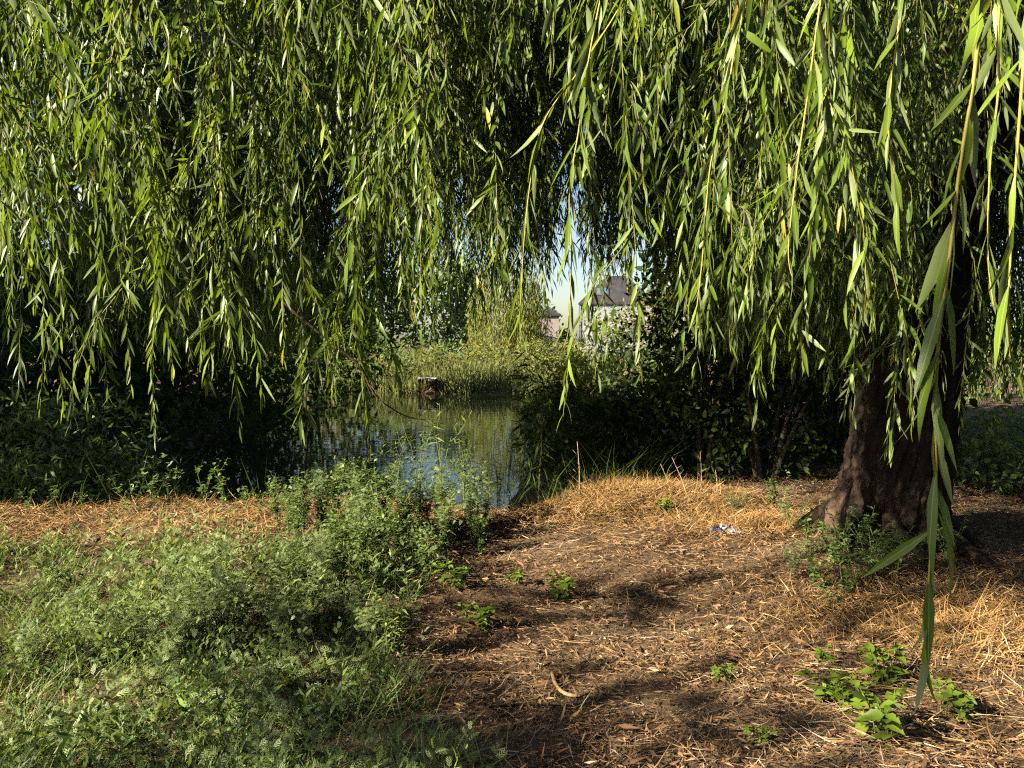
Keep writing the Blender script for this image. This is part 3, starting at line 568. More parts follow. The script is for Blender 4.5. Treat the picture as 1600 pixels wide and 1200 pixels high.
# ---------------------------------------------------------------- far bank
def scatter_ok(x, y, lo, hi): d = pond_d(x, y); return (d > lo) & (d < hi)
def reeds():
    rng = np.random.default_rng(9); mb = MB(); n = 20000
    x = rng.uniform(-14, 6, n); y = rng.uniform(32.5, 38, n); k = scatter_ok(x, y, -2.8, 1.1 + .5 * np.sin(x * 2.2)); x, y = x[k], y[k]; n = len(x)
    den = .5 + .5 * np.sin(x * 1.3 + 1) * np.sin(y * .9); h = (.6 + 1.1 * den) * rng.uniform(.4, 1.1, n)
    o = np.stack([x, y, np.maximum(gz(x, y), WATER - .05)], 1); d = np.stack([rng.normal(0, .28, n), rng.normal(0, .28, n), np.ones(n)], 1)
    leaves(mb, T_BL, o, d, rng.normal(0, 1, (n, 3)), h, .035, rng.normal(.15, .15, n), np.clip(rng.normal(.3 + .35 * den, .2, n), 0, 1))
    tag(mb.build('reeds', M['reed']), 'sunlit pale reeds and tall grass along the far bank', None, None, 'stuff')
    mb = MB(); ncl = 95; cx = rng.uniform(-11, 4.5, ncl); cy = rng.uniform(34.6, 39, ncl); hc = rng.uniform(.6, 1.9, ncl); m = 11000; i = rng.integers(0, ncl, m); f = rng.uniform(0, 1, m)
    x = cx[i] + rng.normal(0, .28, m) * (1.2 - .5 * f); y = cy[i] + rng.normal(0, .28, m); z = np.maximum(gz(x, y), WATER) + f * hc[i]; a = rng.uniform(0, 6.28, m)
    leaves(mb, T_LO, np.stack([x, y, z], 1), np.stack([np.cos(a), np.sin(a), rng.normal(.3, .6, m)], 1), rng.normal(0, 1, (m, 3)), rng.uniform(.15, .38, m), rng.uniform(.04, .09, m), .2, np.clip(rng.uniform(.1, .9, ncl)[i] + rng.normal(0, .15, m), 0, 1))
    tag(mb.build('tall_bank_weeds', M['bank_weed']), 'mixed yellow-green weeds of uneven height along the far bank', None, None, 'stuff')
    mb = MB(); n = 9000; x = rng.uniform(-22, 20, n); y = rng.uniform(36, 62, n); o = np.stack([x, y, gz(x, y)], 1)
    leaves(mb, T_BL, o, np.stack([rng.normal(0, .3, n), rng.normal(0, .3, n), np.ones(n)], 1), rng.normal(0, 1, (n, 3)), rng.uniform(.2, .6, n), .05, .1, np.clip(rng.normal(.25, .2, n), 0, 1))
    tag(mb.build('dry_meadow', M['dry']), 'brown dry grass behind the reeds on the far bank', None, None, 'stuff')
reeds()
def shore_grass():
    rng = np.random.default_rng(19); mb = MB(); n = 60000; x = rng.uniform(-8, 3.5, n); y = rng.uniform(6.2, 26, n); d = pond_d(x, y); right = (x > .2)
    k = (d > -.5) & (d < 1.25) & (y - y_edge(x) > -.2) & ((right & (rng.uniform(0, 1, n) < np.where(y < 10.5, .22, .9))) | ((y < 12) & (rng.uniform(0, 1, n) < .1))); x, y = x[k], y[k]; n = len(x); a = rng.uniform(0, 6.28, n)
    leaves(mb, T_BL, np.stack([x, y, np.maximum(gz(x, y), WATER - .05)], 1), np.stack([np.cos(a) * .4, np.sin(a) * .4, np.ones(n)], 1), np.tile([0, 0, 1.], (n, 1)) + rng.normal(0, .3, (n, 3)), rng.uniform(.2, .7, n), rng.uniform(.006, .012, n), rng.normal(.5, .2, n), np.clip(rng.normal(.45, .25, n), 0, 1))
    tag(mb.build('shore_grass', M['shrub']), 'long drooping grass on the near and right pond edge', None, None, 'stuff')
shore_grass()
for i, (px, py, Y, rx, H, mat, lab) in enumerate([
        (935, 585, 22, 1.0, 1.3, 'yshrub', 'rounded yellow-green bush on right shore below the house'), (995, 560, 26, 1.5, 1.7, 'yshrub', 'yellow-green bush in front of the house wall'),
        (1050, 560, 25, 1.2, 2.1, 'oshrub', 'orange-tinged bush right of the house wall'), (900, 600, 19, .7, .7, 'yshrub', 'small yellow bush low on the right shore'),
        (1010, 590, 17, 1.0, .9, 'weed', 'green bush on the right shore between house and dark shrubs'), (845, 600, 36.5, 1.2, 1.1, 'yshrub', 'yellow bush on the far bank right of the reeds'),
        (700, 570, 39, 1.6, 1.1, 'weed', 'green bush on the far bank behind the wooden platform'), (600, 575, 38, 1.6, 1.2, 'weed', 'green bush at the left end of the far reeds'),
        (850, 560, 45, 1.1, 1.5, 'yshrub', 'yellow-green bush half hiding the pale shed'), (755, 560, 38.5, 1.2, .9, 'yshrub', 'yellow bush at the foot of the distant willow'), (520, 560, 40, 1.8, 1.6, 'yshrub', 'yellowish bush on the far bank seen through left branches')]):
    x = (px - 800) / F * Y; bush('bush', lab, 'bush', g3(x, Y), (rx, rx, H), H * .8, int(900 + rx * 900), .13, mat, T_LO, 40, 'bushes around the pond', 120 + i, trunk=.03)
for i, (px, Y, rx, H, mat) in enumerate([(560, 70, 5, 7, 'shrub'), (690, 74, 4, 5.4, 'weed'), (400, 75, 6, 6, 'shrub'), (200, 70, 6, 6, 'shrub'), (1120, 82, 5, 6, 'shrub'), (1230, 75, 6, 6, 'shrub'), (1400, 70, 6, 6, 'shrub'), (830, 95, 4, 3.2, 'shrub')]):
    x = (px - 800) / F * Y; bush('distant_tree', ('distant tree on the skyline behind the left branches, third from left', 'distant green tree on the skyline left of the distant willow', 'distant tree behind the left branches, second from left', 'distant tree behind the left branches, leftmost', 'distant tree right behind the house', 'distant tree hidden behind the right branches', 'distant tree hidden behind the trunk', 'small distant tree between willow and house')[i], 'tree', g3(x, Y), (rx, rx, H), H * .75, 2600, .6, mat, T_OV, 60, 'distant trees on the skyline', 140 + i, trunk=.25)

# small wooden fishing platform in the reeds
M['pale_wood'] = plain_mat('pale_boards', [(.3, (0.36, 0.33, 0.27)), (.7, (0.5, 0.47, 0.4))], .8, 6)
def platform():
    c = at(668, 604, 33.2); t = thing('wooden_platform', 'small pale wooden platform on posts among the far reeds', 'platform', (c[0], c[1], WATER - .4))
    top = .4 + .66
    for i in range(4):
        mb = MB(); box(mb, (0, -.27 + i * .18, top + .02 + .003 * (i % 2)), (.82, .165, .04)); mb.build('plank', M['pale_wood'], t)
    for sx in (-1, 1):
        for sy in (-1, 1):
            mb = MB(); tube(mb, [(sx * .34, sy * .22, -.3), (sx * .33, sy * .22, top - .001)], [.04, .035], 8); mb.build('post', M['bark'], t)
        mb = MB(); box(mb, (sx * .34, 0, top - .07), (.05, .6, .09)); mb.build('beam', M['bark'], t)
platform()

# house and shed
M['plaster'] = plain_mat('white_plaster', [(.3, (0.17, 0.18, 0.21)), (.7, (0.32, 0.325, 0.35))], .9, 1.2, .2, 8)
M['slate'] = plain_mat('dark_roofing', [(.3, (0.02, 0.02, 0.023)), (.7, (0.045, 0.04, 0.04))], .8, 2.2, .3, 10)
M['glass'] = plain_mat('window_glass', [(.3, (0.07, 0.11, 0.2)), (.7, (0.1, 0.15, 0.25))], .25, 2, spec=.6)
M['frame'] = plain_mat('dark_frame', [(.3, (0.07, 0.07, 0.08)), (.7, (0.1, 0.1, 0.1))], .6, 2)
M['pink'] = plain_mat('pale_pink_render', [(.3, (0.22, 0.18, 0.165)), (.7, (0.30, 0.25, 0.235))], .9, 1.2)
def hip(mb, x0, x1, y0, y1, z0, z1, inset_x, inset_y, ov=.3):
    V = [(x0 - ov, y0 - ov, z0), (x1 + ov, y0 - ov, z0), (x1 + ov, y1 + ov, z0), (x0 - ov, y1 + ov, z0), (x0 + inset_x, y0 + inset_y, z1), (x1 - inset_x, y0 + inset_y, z1), (x1 - inset_x, y1 - inset_y, z1), (x0 + inset_x, y1 - inset_y, z1)]
    V += [(v[0], v[1], z0 - .12) for v in V[:4]]
    mb.add(np.array(V), [(0, 1, 5, 4), (1, 2, 6, 5), (2, 3, 7, 6), (3, 0, 4, 7), (4, 5, 6, 7), (8, 9, 1, 0), (9, 10, 2, 1), (10, 11, 3, 2), (11, 8, 0, 3), (11, 10, 9, 8)], .5, 0, False)
def house():
    Y = 60; k = Y / F; x0 = (907 - 800) * k; t = thing('house', 'white plastered house with dark hipped roof and skylight across the pond', 'house', (x0, Y, 0), R(-9))
    zE = 1.6 + (530 - 474) * k; zR = 1.6 + (530 - 429) * k; wd = 5.4; g = float(gz(x0, Y)) - .3
    mb = MB(); box(mb, (wd / 2, 2.5, (g + zE - .1) / 2), (wd, 5, zE - .1 - g)); wall = mb.build('wall', M['plaster'], t)
    mb = MB(); hip(mb, 0, wd, 0, 5, zE, zR, 1.9, 2.2, .18); roof = mb.build('roof', M['slate'], t)
    sl = (zR - zE) / (2.2 + .18); ny = math.sqrt(1 + sl * sl); a = math.atan(sl); rot = np.array([[1, 0, 0], [0, math.cos(a), -math.sin(a)], [0, math.sin(a), math.cos(a)]])
    yy = .75; zz = zE + (yy + .18) * sl
    mb = MB(); box(mb, (1.65, yy, zz + .03), (.95, .85, .08), rot=rot); sk = mb.build('skylight', M['frame'], roof)
    mb = MB(); box(mb, (1.65, yy - .03, zz + .06), (.78, .68, .08), rot=rot); mb.build('pane', M['glass'], roof)
    mb = MB(); tube(mb, [(-.09, -.1, g), (-.09, -.1, zE - .14)], .05, 8); mb.build('downpipe', M['frame'], t)
    for wx in (4.3,):
        mb = MB(); box(mb, (wx, -.03, 2.45), (.95, .08, 1.25)); w_ = mb.build('window', M['frame'], t); mb = MB(); box(mb, (wx, -.06, 2.45), (.78, .06, 1.08)); mb.build('pane', M['glass'], w_)
    mb = MB(); box(mb, (wd + 2.4, 3.2, (g + zE - .6) / 2), (4.8, 4.2, zE - .6 - g)); mb.build('wing_wall', M['plaster'], t)
    mb = MB(); hip(mb, wd + .25, wd + 4.8, 1.1, 5.3, zE - .5, zE + .9, .5, 1.9, .2); mb.build('wing_roof', M['slate'], t)
house()
def shed():
    Y = 52; k = Y / F; x0 = (843 - 800) * k; t = thing('shed', 'small pale pink shed left of the white house', 'shed', (x0, Y, 0)); g = float(gz(x0, Y)) - .2; zt = 1.6 + (530 - 494) * k
    mb = MB(); box(mb, (.65, 1, (g + zt) / 2), (1.3, 2, zt - g)); mb.build('wall', M['pink'], t)
    mb = MB(); hip(mb, 0, 1.3, 0, 2, zt + .12, zt + .5, .6, .1, .15); mb.build('roof', M['slate'], t)
    mb = MB(); box(mb, (.45, -.03, g + 1.1), (.6, .06, 1.8)); mb.build('door', M['frame'], t)
shed()

# ---------------------------------------------------------------- ground litter
LIT = []
def litter():
    rng = np.random.default_rng(31)
    def pts(n, ylo=2.2, yhi=9.3, pw=1.35):
        y = ylo + (yhi - ylo) * rng.uniform(0, 1, n) ** pw; x = rng.uniform(-1, 1, n) * (.7 * y + .9); d = pond_d(x, y); k = d < .55; return x[k], y[k]
    def green(x, y):             # where weeds cover the soil (lower left)
        px = 800 + F * x / y; return smooth(.0, .5, (-.35 - .12 * np.sin(2.1 * y)) - x + (y - 4.4) * -.18) * smooth(6.3, 5.4, y)
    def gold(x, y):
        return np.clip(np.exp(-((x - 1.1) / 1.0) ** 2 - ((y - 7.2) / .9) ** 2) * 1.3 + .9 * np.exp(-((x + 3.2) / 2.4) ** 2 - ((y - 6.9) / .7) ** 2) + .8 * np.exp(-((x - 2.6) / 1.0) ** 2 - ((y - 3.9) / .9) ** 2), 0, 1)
    patch = lambda x, y: .5 + .25 * np.sin(2.3 * x + 1.2 * y) + .25 * np.sin(3.1 * y - 1.7 * x + 1)
    bare = lambda x, y: np.clip(np.exp(-((x + .25) / .55) ** 2 - ((y - 2.85) / .45) ** 2) + .8 * np.exp(-((x + 3.3) / 1.1) ** 2 - ((y - 5.6) / .35) ** 2) + .45 * (patch(x * 2.2 + 1, y * 2.2) > .72), 0, 1)
    def straw(n, golden):
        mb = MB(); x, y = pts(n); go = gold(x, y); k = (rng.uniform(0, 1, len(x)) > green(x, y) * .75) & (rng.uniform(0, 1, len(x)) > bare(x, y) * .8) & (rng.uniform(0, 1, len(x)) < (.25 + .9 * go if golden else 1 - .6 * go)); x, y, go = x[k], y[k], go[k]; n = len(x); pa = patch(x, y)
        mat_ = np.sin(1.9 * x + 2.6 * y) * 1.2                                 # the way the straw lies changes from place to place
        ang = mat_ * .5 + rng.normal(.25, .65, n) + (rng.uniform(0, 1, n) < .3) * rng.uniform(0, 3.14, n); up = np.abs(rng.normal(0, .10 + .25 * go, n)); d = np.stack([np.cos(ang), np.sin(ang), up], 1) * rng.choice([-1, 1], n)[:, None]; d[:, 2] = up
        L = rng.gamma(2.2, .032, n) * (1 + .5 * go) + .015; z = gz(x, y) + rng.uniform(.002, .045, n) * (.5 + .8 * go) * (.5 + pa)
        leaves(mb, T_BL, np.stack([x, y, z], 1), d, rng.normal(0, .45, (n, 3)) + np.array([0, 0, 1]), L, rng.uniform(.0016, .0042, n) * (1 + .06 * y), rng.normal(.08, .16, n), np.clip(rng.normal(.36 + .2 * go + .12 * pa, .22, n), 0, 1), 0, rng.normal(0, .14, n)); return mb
    gs = straw(44000, True)
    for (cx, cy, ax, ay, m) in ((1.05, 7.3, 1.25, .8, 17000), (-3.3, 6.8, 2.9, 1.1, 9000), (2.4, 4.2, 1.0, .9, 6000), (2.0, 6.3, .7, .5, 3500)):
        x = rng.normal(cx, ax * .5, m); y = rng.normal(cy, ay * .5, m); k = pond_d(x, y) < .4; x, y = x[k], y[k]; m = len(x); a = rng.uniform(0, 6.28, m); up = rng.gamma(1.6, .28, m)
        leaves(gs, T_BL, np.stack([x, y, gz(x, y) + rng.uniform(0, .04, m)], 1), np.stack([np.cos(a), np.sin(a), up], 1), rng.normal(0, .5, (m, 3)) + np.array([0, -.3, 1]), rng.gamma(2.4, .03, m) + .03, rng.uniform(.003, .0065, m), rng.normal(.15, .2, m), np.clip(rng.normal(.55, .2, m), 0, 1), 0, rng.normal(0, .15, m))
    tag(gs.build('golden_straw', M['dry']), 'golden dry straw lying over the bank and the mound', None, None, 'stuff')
    tag(straw(66000, False).build('weathered_straw', M['straw_grey']), 'greyish brown chopped straw and stems scattered on the ground', None, None, 'stuff')
    mb = MB(); x, y = pts(70000); k = (rng.uniform(0, 1, len(x)) > green(x, y) * .85) & (rng.uniform(0, 1, len(x)) > bare(x, y) * .6); x, y = x[k], y[k]; go = gold(x, y); k = rng.uniform(0, 1, len(x)) > go * .7; x, y = x[k], y[k]; n = len(x)
    ang = rng.uniform(0, 6.28, n); d = np.stack([np.cos(ang), np.sin(ang), rng.normal(.08, .22, n)], 1); L = rng.gamma(4, .0078, n) + .008
    leaves(mb, T_MD, np.stack([x, y, gz(x, y) + rng.uniform(.006, .035, n)], 1), d, rng.normal(0, .55, (n, 3)) + np.array([0, 0, 1]), L, L * rng.uniform(.12, .24, n), rng.normal(.1, .35, n), np.clip(rng.normal(.40, .23, n), 0, 1), 0, rng.normal(0, .18, n))
    tag(mb.build('leaf_litter', M['litter']), 'tan fallen willow leaves covering the ground', None, None, 'stuff')
    # weeds and grass that cover the lower left: feathery ones, narrow-leaved ones, grass
    def weeds(n, T, m, hl, Lr, wr, seedoff, upright, nrm):
        mb = MB(); x, y = pts(n, 2.2, 6.7, 1.15); g_ = green(x, y); den = patch(x * 1.6 + seedoff, y * 1.6 + seedoff * .7); k = rng.uniform(0, 1, len(x)) < np.clip(g_, 0, 1) * np.clip(1.5 * den - .12, .06, 1); x, y, den = x[k], y[k], den[k]; n = len(x)
        H = (hl[0] + hl[1] * den ** 1.5) * rng.uniform(.45, 1.45, n) * np.interp(y, [2.2, 3, 5], [.8, 1, 1.15])
        j = np.tile(np.arange(m), n); X, Y, HH = (np.repeat(v, m) for v in (x, y, H)); f = (j + rng.uniform(0, 1, n * m)) / m; ph = j * 2.4 + np.repeat(rng.uniform(0, 6.28, n), m); lx, ly = np.repeat(rng.normal(0, .4, n), m), np.repeat(rng.normal(0, .4, n), m)
        o = np.stack([X + lx * HH * f, Y + ly * HH * f, gz(X, Y) + HH * f], 1); el = np.interp(f, [0, .6, 1], [.25 + upright, .5 + upright, 1.6 + upright]); d = np.stack([np.cos(ph), np.sin(ph), el], 1); L = rng.uniform(*Lr, n * m) * np.interp(f, [0, .5, 1], [1, 1.1, .6])
        leaves(mb, T, o, d, np.tile([0, 0, .6], (n * m, 1)) + rng.normal(0, nrm, (n * m, 3)), L, L * rng.uniform(*wr, n * m), rng.normal(.25, .18, n * m), np.clip(rng.normal(.5, .2, n * m) + np.repeat(rng.normal(0, .14, n), m), 0, 1)); return mb
    tag(weeds(4700, T_FE, 12, (.06, .34), (.022, .062), (.5, .65), 0., .1, .6).build('ground_cover', M['mugwort']), 'mass of grey-green feathery weeds covering the lower left', None, None, 'stuff')
    tag(weeds(3600, T_LO, 13, (.05, .30), (.03, .075), (.2, .34), 2.1, .3, .7).build('narrow_leaved_weeds', M['weed']), 'fresh green narrow-leaved weeds mixed into the lower left growth', None, None, 'stuff')
    mb = MB(); x, y = pts(70000, 2.2, 7.2, 1.3); gr = green(x, y); tuft = patch(x * 3.3 + 2, y * 3.3); side = .035 * (np.sin(5 * x) * np.sin(4 * y + 1) > .8); k = rng.uniform(0, 1, len(x)) < gr * np.clip(1.3 * tuft - .15, .08, 1) + side; x, y = x[k], y[k]; n = len(x)
    a = rng.uniform(0, 6.28, n); d = np.stack([np.cos(a) * .55, np.sin(a) * .55, rng.uniform(.35, 1.2, n)], 1)
    leaves(mb, T_BL, np.stack([x, y, gz(x, y)], 1), d, np.tile([0, 0, 1.], (n, 1)) + rng.normal(0, .3, (n, 3)), rng.uniform(.06, .24, n), rng.uniform(.003, .007, n), rng.normal(.35, .22, n), np.clip(rng.normal(.55, .22, n), 0, 1))
    tag(mb.build('grass', M['grass']), 'short green grass blades among the weeds', None, None, 'stuff')
litter()

# ---------------------------------------------------------------- individual plants
def plant_parts(seed, stems, H, T, leafL, wr, nleaf, spread, mat, droop=.15, elev=(.2, .9), branch=3):
    rng = np.random.default_rng(seed); st, fo = MB(), MB()
    for i in range(stems):
        a = rng.uniform(0, 6.28); h = H * rng.uniform(.6, 1.05); b = np.array([math.cos(a), math.sin(a), 0]) * rng.uniform(0, .08) * spread; e = b + np.array([math.cos(a) * spread * rng.uniform(.3, 1) * h, math.sin(a) * spread * rng.uniform(.3, 1) * h, h])
        P = curve([b - (0, 0, .03), b * .5 + e * .5 + (-math.cos(a) * .05 * h, -math.sin(a) * .05 * h, .04 * h), e], 10); tube(st, P, np.linspace(.0045, .0015, 10) * (H / .5) ** .5, 4, cap=False)
        paths = [P]
        for q in range(branch):
            s_ = P[rng.integers(3, 9)]; aa = rng.uniform(0, 6.28); ln = h * rng.uniform(.18, .38); Q = curve([s_, s_ + np.array([math.cos(aa) * .6, math.sin(aa) * .6, .5]) * ln * .6, s_ + np.array([math.cos(aa) * .8, math.sin(aa) * .8, 1.]) * ln], 6); tube(st, Q, np.linspace(.0025, .001, 6), 3, cap=False); paths.append(Q)
        for q, Q in enumerate(paths):
            n = max(4, int(nleaf * (1 if q == 0 else .55))); u = np.sort(rng.uniform(.12, 1, n)); o = np.stack([np.interp(u * (len(Q) - 1), np.arange(len(Q)), Q[:, k]) for k in range(3)], 1); ph = np.arange(n) * 2.4 + rng.uniform(0, 6.28)
            el = elev[0] + (elev[1] - elev[0]) * u ** 2; d = np.stack([np.cos(ph), np.sin(ph), el - droop], 1) + rng.normal(0, .2, (n, 3)); L = leafL * rng.uniform(.6, 1.2, n) * np.where(u > .85, .7, 1)
            leaves(fo, T, o, d, np.tile([0, 0, 1.], (n, 1)) + rng.normal(0, .35, (n, 3)), L, L * rng.uniform(*wr, n), rng.normal(.2, .15, n), np.clip(rng.normal(.5, .18, n) + (u > .85) * .15, 0, 1))
    return st.mesh('stem', M['gstem']), fo.mesh('foliage', M[mat])
def put_plant(name, var, loc, rot, sc, label, cat, group=None):
    t = thing(name, label, cat, loc, rot, group); t.scale = (sc,) * 3; link('stem', var[0], t); link('foliage', var[1], t); return t
r5 = np.random.default_rng(12)
TALL = [plant_parts(300 + q, 7, .74, T_FE3 if q % 2 else T_OV, .062, (.6, .8) if q % 2 else (.5, .65), 17, .32, 'weed', branch=4) for q in range(5)]
n = 0
while n < 52:                                                       # the tall clump
    px, py = r5.uniform(432, 772), r5.uniform(815, 935)
    if px > 690 and py > 885: continue
    p = ground_at(px, py); hh = np.interp(px, [440, 500, 560, 640, 700, 770], [.5, .72, .86, .72, .74, .55]) * np.interp(py, [815, 935], [1., .55])
    put_plant('tall_weed', TALL[n % 5], p, r5.uniform(0, 6.28), hh * r5.uniform(.85, 1.1), 'bushy green weed in the tall dense clump left of centre', 'weed', 'tall weeds in the clump on the bank'); n += 1
FOOT0 = [plant_parts(400 + q, 7, .36, T_FE if q % 2 else T_LO, .055, (.5, .65) if q % 2 else (.2, .3), 15, .5, 'mugwort', branch=4) for q in range(4)]
EDGE = [plant_parts(320 + q, 3, .42, T_OV, .06, (.5, .65), 11, .35, 'weed', branch=2) for q in range(3)]
for i, (px, py, sc, lab) in enumerate([(45, 795, .55, 'small green weed on the bank edge at far left'), (82, 793, .6, 'short green weed on left bank edge, second from left'), (128, 790, .5, 'tiny green weed on left bank edge beside the straw'), (195, 800, .7, 'pale green weed standing in the straw, left'),
        (240, 785, .85, 'upright weed on the left bank edge before dark water'), (268, 783, .95, 'tall pale weed on the left bank edge before dark water'), (318, 785, 1.0, 'tallest weed on the left bank edge'), (352, 788, .85, 'leafy weed right of the tallest on the left bank edge'), (388, 795, .7, 'bushy low weed on the bank edge near the clump'), (408, 800, .55, 'small weed at the foot of the tall clump, left side')]):
    p = ground_at(px, py + 8); put_plant('bank_weed', EDGE[i % 3], p, r5.uniform(0, 6.28), sc, lab, 'weed', 'weeds along the left bank edge')
n = 0
while n < 26:                                                       # bushy weeds that mound up in the lower left
    px, py = r5.uniform(20, 610), r5.uniform(890, 1060)
    if px < 120 and py < 930: continue
    put_plant('bushy_weed', FOOT0[n % 4], ground_at(px, py), r5.uniform(0, 6.28), r5.uniform(.6, 1.05), 'bushy grey-green weed standing up from the low growth at lower left', 'weed', 'bushy weeds in the lower left growth'); n += 1
LANK = [plant_parts(340 + q, 4, .8, T_LO, .09, (.12, .2), 14, .2, 'grass' if q else 'weed', branch=3) for q in range(3)]
for i, (px, py, sc, lab) in enumerate([(655, 800, 1.0, 'lanky yellowish weed behind the clump at the water'), (690, 805, 1.1, 'tallest lanky yellow weed in front of the pond'), (725, 805, 1.05, 'lanky thin weed in front of the pond, third from left'), (760, 800, .9, 'thin weed in front of the pond, right of the lanky ones'), (795, 795, .7, 'short thin weed at the water left of the straw mound'), (870, 785, .6, 'yellow-leaved weed at the left top of the straw mound'), (620, 800, .9, 'lanky weed rising from the back of the clump'), (742, 798, 1.2, 'tall lanky weed before the right part of the pond'), (778, 796, 1.15, 'tall thin weed before the pond beside the pale reed stems'), (815, 792, 1.25, 'tallest thin weed before the right pond edge'), (838, 788, .9, 'thin weed at the foot of the drooping sapling')]):
    p = ground_at(px, py); put_plant('lanky_weed', LANK[i % 3], p, r5.uniform(0, 6.28), sc, lab, 'weed', 'lanky weeds in front of the pond')
SMALL = [plant_parts(360 + q, 5, .13, T_OV, .05, (.55, .75), 7, .8, 'broad', branch=2, elev=(.1, .7)) for q in range(4)]
for i, (px, py, sc, lab) in enumerate([(1372, 1062, 1.25, 'bright green seedling cluster, uppermost of the group at lower right'), (1292, 1100, 1.1, 'bright green seedling, leftmost of the group at lower right'), (1328, 1112, 1.0, 'bright green seedling in the middle of the lower right group'), (1392, 1160, 1.45, 'largest bright green seedling, lowest at lower right'), (1474, 1122, 1.0, 'bright green seedling right of the group below the hanging branch tip'), (1288, 1038, .6, 'tiny seedling above the lower right group'),
        (1125, 1066, .55, 'tiny green seedling alone in the straw right of the curved stick'), (884, 935, 1.1, 'small green weed in the shaded middle ground'), (742, 985, 1.0, 'small dark weed right of the grassy patch'), (806, 915, .8, 'small weed below the tall clump on the right'), (1180, 1165, .5, 'tiny pale seedling near the bottom edge'), (1040, 805, 1.0, 'small green weed on the golden straw mound'), (700, 925, 1.2, 'leafy weed at the foot of the tall clump')]):
    p = ground_at(px, py); put_plant('seedling', SMALL[i % 4], p, r5.uniform(0, 6.28), sc, lab, 'plant', 'small green plants on the litter')
FOOT = [plant_parts(380 + q, 5, .34, T_OV if q else T_FE3, .045, (.5, .7), 11, .55, 'weed', branch=3) for q in range(3)]
for i, (px, py, sc, lab) in enumerate([(1240, 905, .8, 'green weed left of the trunk at the edge of the shade'), (1275, 925, .7, 'spreading weed in the straw left of the trunk'), (1320, 930, .95, 'leafy weed in front of the trunk foot'), (1345, 915, 1.2, 'tallest weed in front of the trunk'), (1395, 905, .9, 'weed right in front of the trunk beside the hanging branch'), (1300, 950, .55, 'low weed nearest the camera before the trunk'), (1240, 830, .8, 'weed beside the sunlit knob at the trunk foot'), (1210, 800, .9, 'shaded weed left of the sunlit trunk knob'), (1330, 860, .8, 'shaded weed against the trunk bark'), (1150, 805, .7, 'dark weed above the plastic wrapper'), (1300, 885, .9, 'dark weed at the left foot of the trunk'), (1365, 893, 1.0, 'dark weed at the middle foot of the trunk'), (1425, 890, .9, 'dark weed at the right foot of the trunk behind the hanging branch'), (1480, 880, .8, 'dark weed in the shade right of the trunk foot'), (1265, 870, .8, 'dark weed between the trunk and the plastic wrapper')]):
    p = ground_at(px, py); put_plant('foot_weed', FOOT[i % 3], p, r5.uniform(0, 6.28), sc, lab, 'weed', 'weeds around the trunk foot')
for i, (px, py, tx, ty, lab) in enumerate([(1075, 778, 1050, 715, 'leaning dry stalk behind the straw mound, left'), (1095, 778, 1094, 705, 'upright dry stalk behind the straw mound'), (1050, 775, 1032, 725, 'short dry stalk behind the straw mound, leftmost'), (905, 780, 902, 690, 'single thin dry stalk at the left of the straw mound'), (762, 800, 750, 740, 'pale dry reed stem before the pond'), (785, 800, 790, 735, 'pale upright reed stem before the pond'), (1120, 780, 1118, 735, 'reddish dry stalk behind the straw mound, right')]):
    p = ground_at(px, py); e = at(tx, ty, p[1] + .05); mb = MB(); P = curve([p - p, (e - p) * .5 + (.01, 0, 0), e - p], 8); P[0, 2] -= .03; tube(mb, P, np.linspace(.006, .002, 8), 5)
    for q in range(4):
        s_ = P[2 + q]; tube(mb, [s_, s_ + (r5.normal(0, .05), r5.normal(0, .03), r5.uniform(.02, .1))], [.002, .001], 3)
    tag(mb.build('dry_stalk', M['stalk'], None, p), lab, 'stalk', 'dry stalks along the bank')

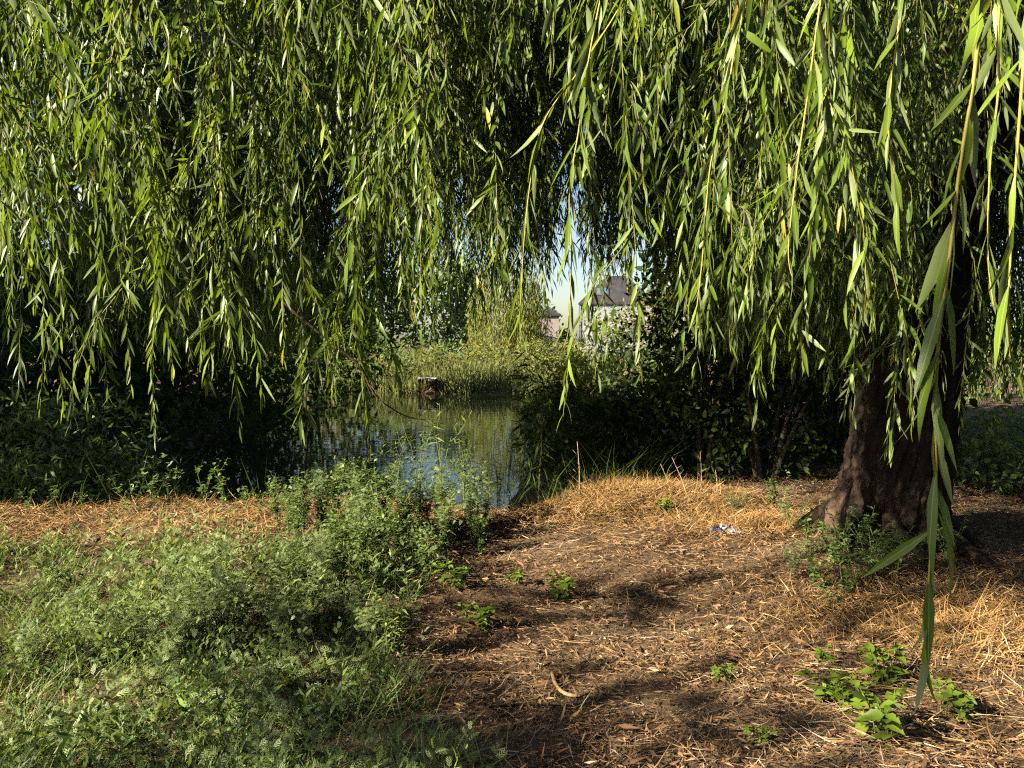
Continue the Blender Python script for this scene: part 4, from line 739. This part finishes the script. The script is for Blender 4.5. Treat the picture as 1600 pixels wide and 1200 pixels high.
# ---------------------------------------------------------------- small things on the ground
def stick(name, pts, r0, r1, label, mat='wood', fork=None):
    p = ground_at(*pts[0]); Q = [ground_at(*q) + (0, 0, r0 + .012) for q in pts]; mb = MB(); P = curve(Q, 20) - p; tube(mb, P, np.linspace(r0, r1, 20), 8, wob=bark_tube(P, 0, 8, 4, .12))
    if fork is not None: e = ground_at(*fork) + (0, 0, .008) - p; tube(mb, [P[17], (P[17] + e) / 2 + (0, 0, .006), e], [r1 * .8, r1 * .7, r1 * .4], 6)
    tag(mb.build(name, M[mat], None, p), label, 'stick')
stick('curved_stick', [(863, 1060), (868, 1076), (880, 1090), (900, 1095), (922, 1090)], .010, .0065, 'curved pale brown stick on the litter near the bottom centre', fork=(912, 1104))
stick('fallen_twig', [(1518, 968), (1548, 984), (1582, 1002)], .008, .004, 'dark straight twig in the straw right of the hanging branch', 'bark')
stick('fallen_twig', [(640, 1132), (680, 1127), (722, 1122)], .004, .002, 'thin pale twig on the ground at lower left of the litter', 'stalk')
stick('fallen_twig', [(760, 1112), (820, 1108), (876, 1110)], .006, .003, 'long thin dark twig left of the curved stick', 'bark')
stick('fallen_twig', [(1515, 872), (1526, 892), (1533, 905)], .004, .002, 'thin twig leaning in the shade right of the trunk', 'stalk')
def wrapper():
    k = NT('foil_print'); c = k.ramp(k.noise(14, 3), [(.46, (0.03, 0.03, 0.045)), (.52, (0.22, 0.22, 0.26)), (.64, (0.55, 0.55, 0.55))]); p_ = k.n('ShaderNodeBsdfPrincipled', Roughness=.3); k.l(c, p_.inputs['Base Color']); k.l(p_.outputs[0], k.out.inputs[0])
    rng = np.random.default_rng(4); p = ground_at(1132, 833); nx, ny = 16, 10; u, v = np.meshgrid(np.linspace(-1, 1, nx), np.linspace(-1, 1, ny)); h = .04 * (1 - u ** 2 * .7) * (1 - v ** 2) + rng.normal(0, .011, u.shape) + .015
    V = np.stack([u * .12 + rng.normal(0, .006, u.shape), v * .07 + rng.normal(0, .006, u.shape), h], -1).reshape(-1, 3); mb = MB(); mb.add(V, [(j * nx + i, j * nx + i + 1, (j + 1) * nx + i + 1, (j + 1) * nx + i) for j in range(ny - 1) for i in range(nx - 1)], .5, 0, False)
    tag(mb.build('plastic_wrapper', k.m, None, p), 'crumpled silver and white plastic wrapper on the straw mound', 'wrapper')
wrapper()
